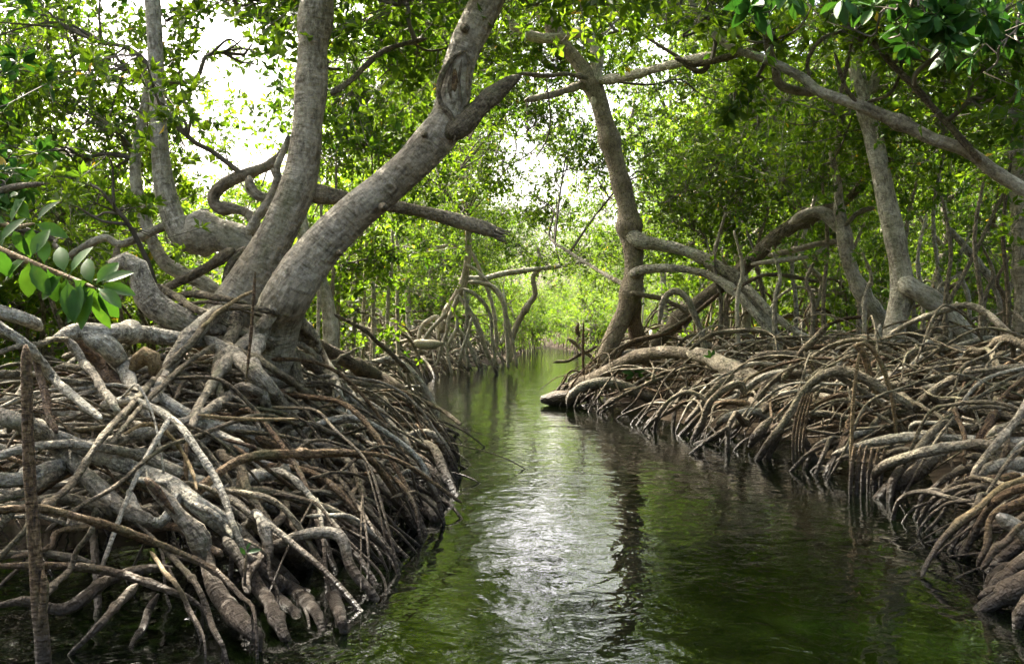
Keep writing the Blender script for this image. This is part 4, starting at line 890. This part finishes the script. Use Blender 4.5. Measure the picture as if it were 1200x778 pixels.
# ============================================================ background mangroves: prototypes, then copies
def proto(name, seed, H, spread, nclus, low, roots_sep):
    global rng
    r = np.random.default_rng(seed)
    t = Tree(name, (0, 0, 0), 'x')
    th = r.uniform(0, 6.28); lean = r.uniform(.1, .5)
    zs = np.array([.75, 1.6, H * .35, H * .55, H * .75, H * .95])
    pts = np.stack([lean * np.cos(th) * (zs / H) * 1.5 + r.normal(size=6) * .12, lean * np.sin(th) * (zs / H) * 1.5 + r.normal(size=6) * .12, zs], 1)
    r0 = r.uniform(.055, .10) * (H / 7)
    t.trunk(pts, np.linspace(r0, r0 * .3, 6), segs=9)
    bl = []
    nl = 6
    for k in range(nl):
        z = H * np.interp(k, [0, nl - 1], [low, .95]); a = th + k * 2.4 + r.normal() * .3
        rr = spread * np.interp(z / H, [0, .45, 1], [.55, 1, .45])
        s = np.array([np.interp(z * .85, zs, pts[:, 0]), np.interp(z * .85, zs, pts[:, 1]), max(z * .8, .9)])
        e = np.array([np.cos(a) * rr, np.sin(a) * rr, z + r.uniform(0, .4)])
        m = (s + e) / 2 + np.array([0, 0, r.uniform(-.1, .35)])
        t.limb(np.array([s, m, e]), np.array([r0 * .5, r0 * .35, r0 * .15]), BARK if k % 2 else BARKD, segs=7)
        for q in range(2):
            c = e * r.uniform(.45, 1.0) + np.array([0, 0, z * .0]) + r.normal(size=3) * .35; c[2] = z + r.normal() * .45
            bl.append((c, (spread * .48, spread * .48, H * .10 + .25), nclus // (nl * 2)))
    foliage(t, bl, per=8, size=.105, sub=3, br_r=.014, seed=seed)
    save = rng; rng = np.random.default_rng(seed + 5)
    nr = 12
    for k in range(nr):
        a = k / nr * 6.28 + r.normal() * .2; R = r.uniform(.4, 1.3); z = r.uniform(.7, 1.7)
        ca, sa = np.cos(a), np.sin(a)
        x0, y0 = np.interp(z, zs, pts[:, 0]), np.interp(z, zs, pts[:, 1])
        pp = np.array([[x0, y0, z], [x0 + ca * R * .45, y0 + sa * R * .45, z * 1.0], [x0 + ca * R * .8, y0 + sa * R * .8, z * .62], [x0 + ca * R, y0 + sa * R, -.1]])
        t.root([tube(pp, [.028, .024, .022, .02], 6, wob=.04)], [ROOT, ROOTG, ROOTB][k % 3], 1)
    rng = save
    if not roots_sep:
        allr = [x for rt in t.roots for x in rt[1]]; t.roots = []
        tag(link('root_tangle', tubes_mesh('root_tangle', allr, ROOT), t.o), kind='stuff')
    t.finish()
    return t.o

def kids(o): return [c for c in bpy.data.objects if c.parent == o]
def copy_tree(o, tree, parent=None):
    c = o.copy(); C.objects.link(c); c.parent = parent
    for ch, sub in tree: copy_tree(ch, sub, c)
    return c
def tree_of(o): return [(c, tree_of(c)) for c in kids(o)]

protos = []
for nm, sd, H, sp, nc, low, sep in (('mangrove_tree', 101, 7.5, 2.0, 1500, .24, True), ('mangrove_tree', 102, 9.0, 2.3, 1700, .22, True), ('mangrove_tree', 103, 6.2, 1.8, 1300, .28, True),
                                    ('mangrove_tree', 104, 11.0, 2.7, 2400, .16, False), ('mangrove_tree', 105, 9.5, 2.6, 2200, .16, False), ('mangrove_shrub', 106, 3.3, 1.5, 700, .35, False)):
    o = proto(nm, sd, H, sp, nc, low, sep); protos.append((o, tree_of(o), [False]))

def plant(k, x, y, label, cat, group, s=1.0, rz=None):
    o, tr, used = protos[k]
    if used[0]: o = copy_tree(o, tr)
    used[0] = True
    o.location = (x, y, float(ground_h(x, y)) if inland(x, y) > 0 else 0)
    o.rotation_euler = (0, 0, rng.uniform(0, 6.28) if rz is None else rz); o.scale = (s, s, s * rng.uniform(.92, 1.08))
    tag(o, label, cat, group)

used_pos = []
def ok(x, y, m):
    for a, b in used_pos:
        if (a - x) ** 2 + (b - y) ** 2 < m * m: return False
    used_pos.append((x, y)); return True
prng = np.random.default_rng(5)
def sector(n, k_opts, pxlo, pxhi, dlo, dhi, md, label, cat, group, umin=1.2, s=(.85, 1.15)):
    c = 0
    for _ in range(n * 30):
        if c >= n: break
        d = dlo + (dhi - dlo) * prng.random() ** .8; px = prng.uniform(pxlo, pxhi); x = (px - 600) / F * d
        if inland(x, d) < umin or not ok(x, d, md): continue
        plant(int(prng.choice(k_opts)), x, d, label, cat, group, prng.uniform(*s)); c += 1

sector(9, [0, 2], 760, 1250, 17.5, 24, 1.7, 'leafy mangrove on thin stilts close behind the right root bank', 'mangrove tree', 'mangroves behind the right bank', 2.2)
sector(7, [0, 1], 1200, 1900, 8.5, 20, 2.2, 'leafy mangrove past the right edge of the root bank', 'mangrove tree', 'mangroves past the right edge', 3.4)
sector(22, [3, 4, 1], 700, 1500, 24, 44, 2.4, 'tall background mangrove deep in the wood on the right', 'mangrove tree', 'deep right-hand mangroves', 1.8)
sector(6, [0, 2], 440, 520, 14, 24, 1.8, 'leafy mangrove standing between the leaning trunk and the channel point', 'mangrove tree', 'mangroves behind the leaning trunk', 1.6)
sector(9, [3, 4, 1], 430, 560, 26, 42, 2.3, 'tall background mangrove beyond the mid-channel point', 'mangrove tree', 'mangroves beyond the channel point', 1.8)
sector(8, [5], 130, 345, 12, 30, 1.8, 'low mangrove shrub under the bright sky opening on the left', 'mangrove shrub', 'shrubs under the sky opening')
sector(6, [0, 1, 2], -330, 10, 10, 18, 2.2, 'dense mangrove behind the gnarled tree at far left', 'mangrove tree', 'mangroves at far left')
sector(4, [3, 4], -300, 20, 24, 38, 2.6, 'tall mangrove in the back row at far left', 'mangrove tree', 'back row at far left')
sector(12, [3, 4], 520, 760, 44, 62, 2.2, 'sunlit mangrove lining the distant end of the channel', 'mangrove tree', 'mangroves at the channel end', .8, (.5, .72))
sector(9, [3, 4], 560, 720, 74, 90, 2.0, 'pale distant mangrove closing the end of the channel', 'mangrove tree', 'mangroves closing the channel', -9, (.7, .95))
sector(30, [3, 4], -500, 540, 62, 110, 2.5, 'distant mangrove on the left horizon', 'mangrove tree', 'distant mangroves on the left')
sector(26, [3, 4], 700, 1700, 50, 105, 2.5, 'distant mangrove in the farthest row on the right', 'mangrove tree', 'distant mangroves on the right')
sector(9, [5], -120, 130, 9, 20, 1.6, 'low leafy mangrove shrub filling behind the left edge of the mound', 'mangrove shrub', 'shrubs behind the left mound')
sector(12, [5], -150, 350, 20, 46, 2, 'low mangrove shrub in the back row at the left horizon', 'mangrove shrub', 'back row of shrubs on the left')
sector(12, [5], 575, 705, 42, 72, 1.6, 'low sunlit mangrove bush at the far water edge', 'mangrove shrub', 'bushes at the far water edge', .3)

for k, (x, y) in enumerate([(-4.5, -3), (-7.5, 1.5), (-6, -8), (-1.5, -11), (4, -9), (6.5, -3.5), (8, 1.5), (-9, 6), (9.5, 5), (1.5, -16), (-4, -15), (7, -12)]):
    plant(k % 2 + (3 if k % 3 == 0 else 0), x, y, 'unseen mangrove added behind the viewpoint to block light', 'mangrove tree', 'unseen added mangroves behind the viewpoint')  # unseen trees, added to cut skylight from behind and tint it green

# ============================================================ thin stems
def stem(spec, d, label, group, mat=ROOT, leaves=0):
    p, r_ = path(spec, d=d)
    base = p[0].copy()
    t = Tree('mangrove_sapling', base, label, 'sapling', group)
    p[0, 2] = max(float(ground_h(p[0, 0], p[0, 1])), -.3) - .03
    t.limb(p, r_, mat, segs=7, name='stem')
    if leaves: foliage(t, [(p[-1], (.3, .3, .25), leaves)], sub=2, br_r=.006, seed=int(abs(p[0, 0]) * 100))
    t.finish()
for px, top, d, lean in ((386, 190, 11.5, 8), (398, 250, 12.5, -6), (412, 230, 13, 14), (425, 170, 14, 4), (440, 230, 13.5, -10), (452, 260, 15, 8), (372, 230, 10.8, 4), (468, 250, 17, -8), (405, 280, 15, 18), (434, 290, 16, 12)):
    stem([(px, 425, 2.4), (px + lean * .3, 360, 2.2), (px + lean * .5 + 3, (360 + top) / 2, 2.0), (px + lean, top, 1.5)], d, 'thin upright mangrove stem behind the left root mound', 'thin stems behind the left mound', [LIGHTB, ROOTG, LIGHTB][px % 3], 6)
for px, top, d, lean in ((840, 250, 15, 10), (868, 270, 14.5, -8), (890, 240, 16, 12), (912, 290, 14, -8), (930, 270, 15.5, 6), (948, 300, 13.5, 10), (968, 200, 14, -6), (1000, 260, 15, 14), (1018, 290, 13, -10), (1078, 250, 12.5, 8), (1098, 150, 13, 14), (1112, 230, 11.5, -8),
                         (1128, 260, 12.5, 16), (1145, 200, 11, 10), (1160, 280, 12, -14), (1178, 180, 10.8, 8), (1105, 320, 12, 20), (1188, 250, 12, -16), (1065, 200, 14, 12), (856, 300, 15, -10), (1172, 300, 11, 12)):
    stem([(px, 430, 2.6 + 8 / d), (px + lean * .5, 360, 2.2 + 8 / d), (px - lean * .3, (360 + top) / 2, 2 + 5 / d), (px + lean, top, 1.5)], d, 'thin upright mangrove stem among trunks on the right bank', 'thin stems on the right bank', [ROOTG, LIGHTB, BARKD][px % 3], 5)
for spec, d in (([(1190, 410, 5), (1172, 350, 5), (1150, 312, 4.6), (1132, 290, 4), (1110, 265, 3)], 13), ([(1040, 400, 3), (1125, 330, 2.6), (1170, 240, 2.4), (1200, 180, 2)], 11.6)):
    stem(spec, d, 'crooked slanting mangrove stem near the right edge' if d == 13 else 'thin branch-like stem rising diagonally in front of the right trunks', None, ROOTG if d == 13 else BARKD, 4)

# ============================================================ loose things
def loose(name, label, cat, tubes_, mat, base):
    o = link(name, tubes_mesh(name, tubes_, mat)); tag(o, label, cat); return o
def lp(spec, d, segs=12, **k):
    p, r_ = path(spec, d=d); return tube(p, r_, segs, **k)
loose('dead_stake', 'straight weathered stake standing in the water at the lower left', 'stake', [lp([(30, 404, 6), (31, 440, 6.4), (33, 520, 6.6), (38, 610, 7.2), (43, 668, 8), (46, 715, 9), (50, 760, 9), (52, 830, 9)], 3.15, 16, rough=.05), lp([(50, 668, 3), (52, 690, 4.5), (48, 735, 6)], 3.13, 10)], ROOTB, None)
st = loose('dead_stub', 'broken hollow branch stub pointing up from a swollen knob, lower left', 'dead branch', [lp([(172, 562, 8), (182, 574, 9), (198, 590, 9), (212, 606, 8.5), (225, 618, 12), (232, 628, 15), (234, 645, 13), (238, 660, 10)], 3.85, 18, rough=.1)], ROOTG, None)
ch = tubes_mesh('rotten_wood', [lp([(170, 560, 6), (185, 576, 5.5), (205, 602, 4)], 3.80, 10, rough=.15)], ROOTB)
link('rotten_wood', ch, st, loc=(0, 0, 0))
loose('fallen_log', 'short dark waterlogged log end at the waterline left of the forked tree', 'log', [lp([(634, 468, 11), (642, 468, 12), (660, 467, 11.5), (690, 466, 9)], 14.9, 16, rough=.07)], ROOTB, None)
loose('pale_log', 'pale smooth cut log lying on the roots of the mid-channel point', 'log', [lp([(479, 404, 4), (488, 403, 5.5), (505, 404, 6), (520, 402, 4.5)], 22.5, 14, rough=.03)], PALE, None)
loose('broken_stick', 'tan broken root chip wedged upright in the left root mound', 'wood chip', [lp([(150, 440, 3), (160, 425, 8), (172, 415, 10), (182, 425, 9), (178, 440, 8)], 5.3, 8, rough=.15)], TAN, None)
loose('dead_twig', 'reddish thin twig hanging upright in front of the leaning trunk base', 'twig', [lp([(299, 318, 1.6), (297, 350, 2), (294, 392, 2), (288, 450, 1.4)], 5.3, 8)], ROOTB, None)
loose('dead_stick', 'long yellowish straight stick lying level on the left mound', 'stick', [lp([(232, 486, 1.8), (285, 491, 2.2), (350, 491, 1.8)], 4.9, 8)], TAN, None)
loose('dead_stick', 'pale snapped stick standing upright at the edge of left mound', 'stick', [lp([(408, 476, 3), (410, 495, 3.4), (409, 520, 3)], 6.9, 8, rough=.12)], PALE, None)
loose('dead_stick', 'tall thin straight stick standing in water before the right roots', 'stick', [lp([(1007, 413, 2), (1001, 460, 2.3), (998, 520, 2.3), (996, 600, 2.3)], 6.8, 8)], TAN, None)
loose('aerial_root', 'tan hooked aerial root arching over beside the tall stick, right bank', 'aerial root', [lp([(1000, 408, 2), (1006, 404, 2.4), (1014, 403, 2.8), (1024, 411, 3), (1036, 434, 2.8), (1046, 470, 2.5), (1051, 515, 2), (1052, 545, 2)], 7.6, 8)], TAN, None)
g_ = 'reddish hanging aerial roots'
for q in range(4):
    x = 929 + q * 4; o = loose('aerial_root', 'thin reddish aerial root dangling in a bunch over the water, right bank', 'aerial root', [lp([(x + 14 - q, 460, 1.6), (x + 4, 490, 1.8), (x, 520, 1.8), (x + 1, 545 - q * 4, 1.4)], 8.15 + q * .04, 7)], ROOTB, None); o['group'] = g_
for q in range(6):
    x = 996 + q * 7; o = loose('aerial_root', 'brown upright root peg in the row under the long twin roots', 'aerial root', [lp([(x + 6, 520 + q, 2), (x + 2, 550, 2.6), (x, 595 - q, 2.4)], 6.75 + q * .03, 8)], ROOTB, None); o['group'] = 'upright root pegs'
loose('driftwood', 'small pale driftwood floating by the right bank roots', 'driftwood', [lp([(958, 545, 2), (970, 549, 3.4), (984, 551, 3), (994, 555, 2)], 8.05, 9, rough=.15)], PALE, None)
loose('dead_stick', 'short bare twig poking up beside the forked tree base', 'stick', [lp([(684, 440, 1.6), (683, 410, 1.6), (684, 378, 1.3)], 15.8, 7), lp([(678, 378, 1.8), (676, 388, 2.6), (680, 395, 1.4)], 15.8, 7)], ROOTB, None)

def plantlet(name, label, cat, stem_spec, d, leaves, size, mat=None, group=None, up=True, ro=0):
    """a sprig: stem plus individually posed leaves (px,py of base, direction px, length scale)"""
    p, r_ = path(stem_spec, d=d)
    o = empty(name, p[0], label, cat, group)
    link('stem', tubes_mesh('stem', [tube(p, r_, 8, rough=.03)], TAN if mat is None else mat), o)
    Bp, D, N, L = [], [], [], []
    for (x, y, dx, dy, dz, s) in leaves:
        Bp.append(P(x, y, d if np.isscalar(d) else d[1])); D.append((dx, dz, -dy)); N.append((rng.normal() * .25, -.8, .6 + rng.normal() * .2)); L.append(s * size)
    Bp = np.array(Bp); D = unit(np.array(D, float)); N = np.array(N, float); L = np.array(L)
    V, Fc, ix = leaf_geo(Bp, D, N, L, L * .44, True, .18)
    ti = rng.uniform(.2, .8, len(Bp))
    link('leaves', mesh_from('leaves', V, [Fc], [SPRAY], attrs={'tint': ('FLOAT', 'FACE', ti[ix])}), o)
    return o
plantlet('leafy_branch', 'glossy green leaf spray hanging near the camera at left', 'leafy branch', [(-120, 240, 5), (-40, 275, 4), (30, 305, 3.4), (80, 325, 3), (112, 338, 2.6)], (2.5, 2.3),
    [(112, 338, .1, 1, .3, 1.05), (110, 341, -.35, 1, -.3, .95), (114, 338, .55, 1, .35, .85), (116, 335, 1, .15, .5, .85), (115, 337, .9, .55, -.4, .8), (112, 333, .5, -.8, .5, .8), (108, 333, -.4, -.8, .4, .85), (104, 336, -.9, .5, .5, .85), (106, 339, -.7, .9, -.2, .95), (120, 332, .75, -.45, .3, .75),
     (78, 324, -.3, 1, .3, 1.0), (74, 322, -.9, .7, .2, .9), (76, 320, -.4, -.9, .4, .85), (82, 321, .4, -.9, .3, .85), (79, 328, .25, 1, -.3, 1.05), (84, 326, .8, .8, .4, .8), (34, 306, -.2, 1, .3, .95), (30, 304, -.9, .5, .3, .9), (36, 302, .3, -.9, .3, .85), (36, 308, .6, .9, -.2, .9),
     (-5, 290, .3, .9, .3, .8), (-8, 286, -.5, -.9, .1, .8), (0, 284, .5, -.8, .2, .8), (55, 314, .1, 1, .4, .9), (52, 310, -.2, -1, .3, .75), (95, 330, -.1, 1, -.4, .95)], .098)
plantlet('leafy_branch', 'darker leaf spray above the glossy one, at the left edge', 'leafy branch', [(-100, 200, 5), (-40, 240, 4), (10, 265, 3), (40, 262, 2.4)], (3.2, 3.1),
    [(40, 262, .9, .3, .1, 1), (42, 260, .6, -.8, .1, .9), (38, 264, -.2, 1, .1, 1), (36, 258, -.7, -.8, .1, .9), (10, 265, -.5, .9, 0, .95), (8, 262, -.9, -.3, 0, .9), (12, 262, .3, -1, .1, .9), (14, 268, .5, .9, 0, .9), (-20, 250, .1, 1, 0, 1), (-22, 246, -.2, -1, 0, 1)], .105)
plantlet('mangrove_seedling', 'tiny bright green seedling between the big grey roots at lower left', 'seedling', [(287, 700, 2), (287, 670, 1.8), (289, 648, 1.5)], 3.9, [(289, 648, .9, -.3, .1, 1.0), (288, 650, -.8, -.9, .1, .7), (289, 645, .3, -.9, .1, .6)], .055, TAN)
plantlet('mangrove_seedling', 'green sprout on top of the thick mossy root, right bank', 'seedling', [(834, 428, 1.2), (834, 420, 1)], 12.2, [(834, 420, .9, -.5, 0, 1), (834, 420, -.9, -.4, 0, 1), (834, 420, .3, -1, 0, 1), (834, 420, -.4, -1, 0, 1), (834, 420, 1, .3, 0, 1)], .11)
plantlet('mangrove_seedling', 'green sprout under the low arched root by the forked tree', 'seedling', [(745, 450, 1.2), (744, 438, 1)], 14.3, [(744, 438, .9, -.5, 0, 1.2), (744, 438, -.9, -.2, 0, 1.2), (744, 438, .3, -1, 0, 1), (744, 438, -.7, .4, 0, 1), (744, 438, 1, .3, 0, 1), (752, 442, .8, .2, 0, 1), (760, 446, .6, -.5, 0, 1)], .15)
V, Fc, ix = leaf_geo(np.array([P(385, 618, 5.0)]), unit(np.array([[.55, -.1, -.5]])), np.array([[.4, -.7, .6]]), np.array([.12]), np.array([.035]), True)
mo, t_, out_ = new_mat('orange_leaf'); pb = nd(t_, 'ShaderNodeBsdfPrincipled', i_Roughness=.5); nz = nd(t_, 'ShaderNodeTexNoise', i_Scale=40)
t_.links.new(ramp(t_, [(.35, (.22, .05, .012)), (.7, (.45, .14, .03))], nz.outputs[0]).outputs[0], pb.inputs['Base Color']); t_.links.new(pb.outputs[0], out_.inputs[0])
tag(link('fallen_leaf', mesh_from('fallen_leaf', V, [Fc], [mo])), 'single orange dead leaf lying on the roots of the left mound', 'leaf')
ORD = 'leftmost,second from left,third from left,fourth from left,fifth from left,sixth from left,seventh from left,eighth from left,ninth from left,tenth from left,eleventh from left,twelfth from left,thirteenth from left,fourteenth from left,fifteenth from left,sixteenth from left'.split(',')
ORDR = [o_.replace('from left', 'from right').replace('leftmost', 'rightmost') for o_ in ORD]
byg = {}
for o in bpy.data.objects:
    if o.parent is None and o.get('group') and o.get('category'): byg.setdefault((o['group'], o['label']), []).append(o)
for (g, l), os_ in byg.items():
    os_.sort(key=lambda o: o.location.x / max(o.location.y, .1) if o.location.length > 0 else 0)
    n = len(os_)
    if n < 2: continue
    for k, o in enumerate(os_):
        o['label'] = l + ', ' + (ORD[k] if k < (n + 1) // 2 else ORDR[n - 1 - k])
print('objects', len(bpy.data.objects), 'tris-ish', sum(len(m.polygons) for m in bpy.data.meshes))
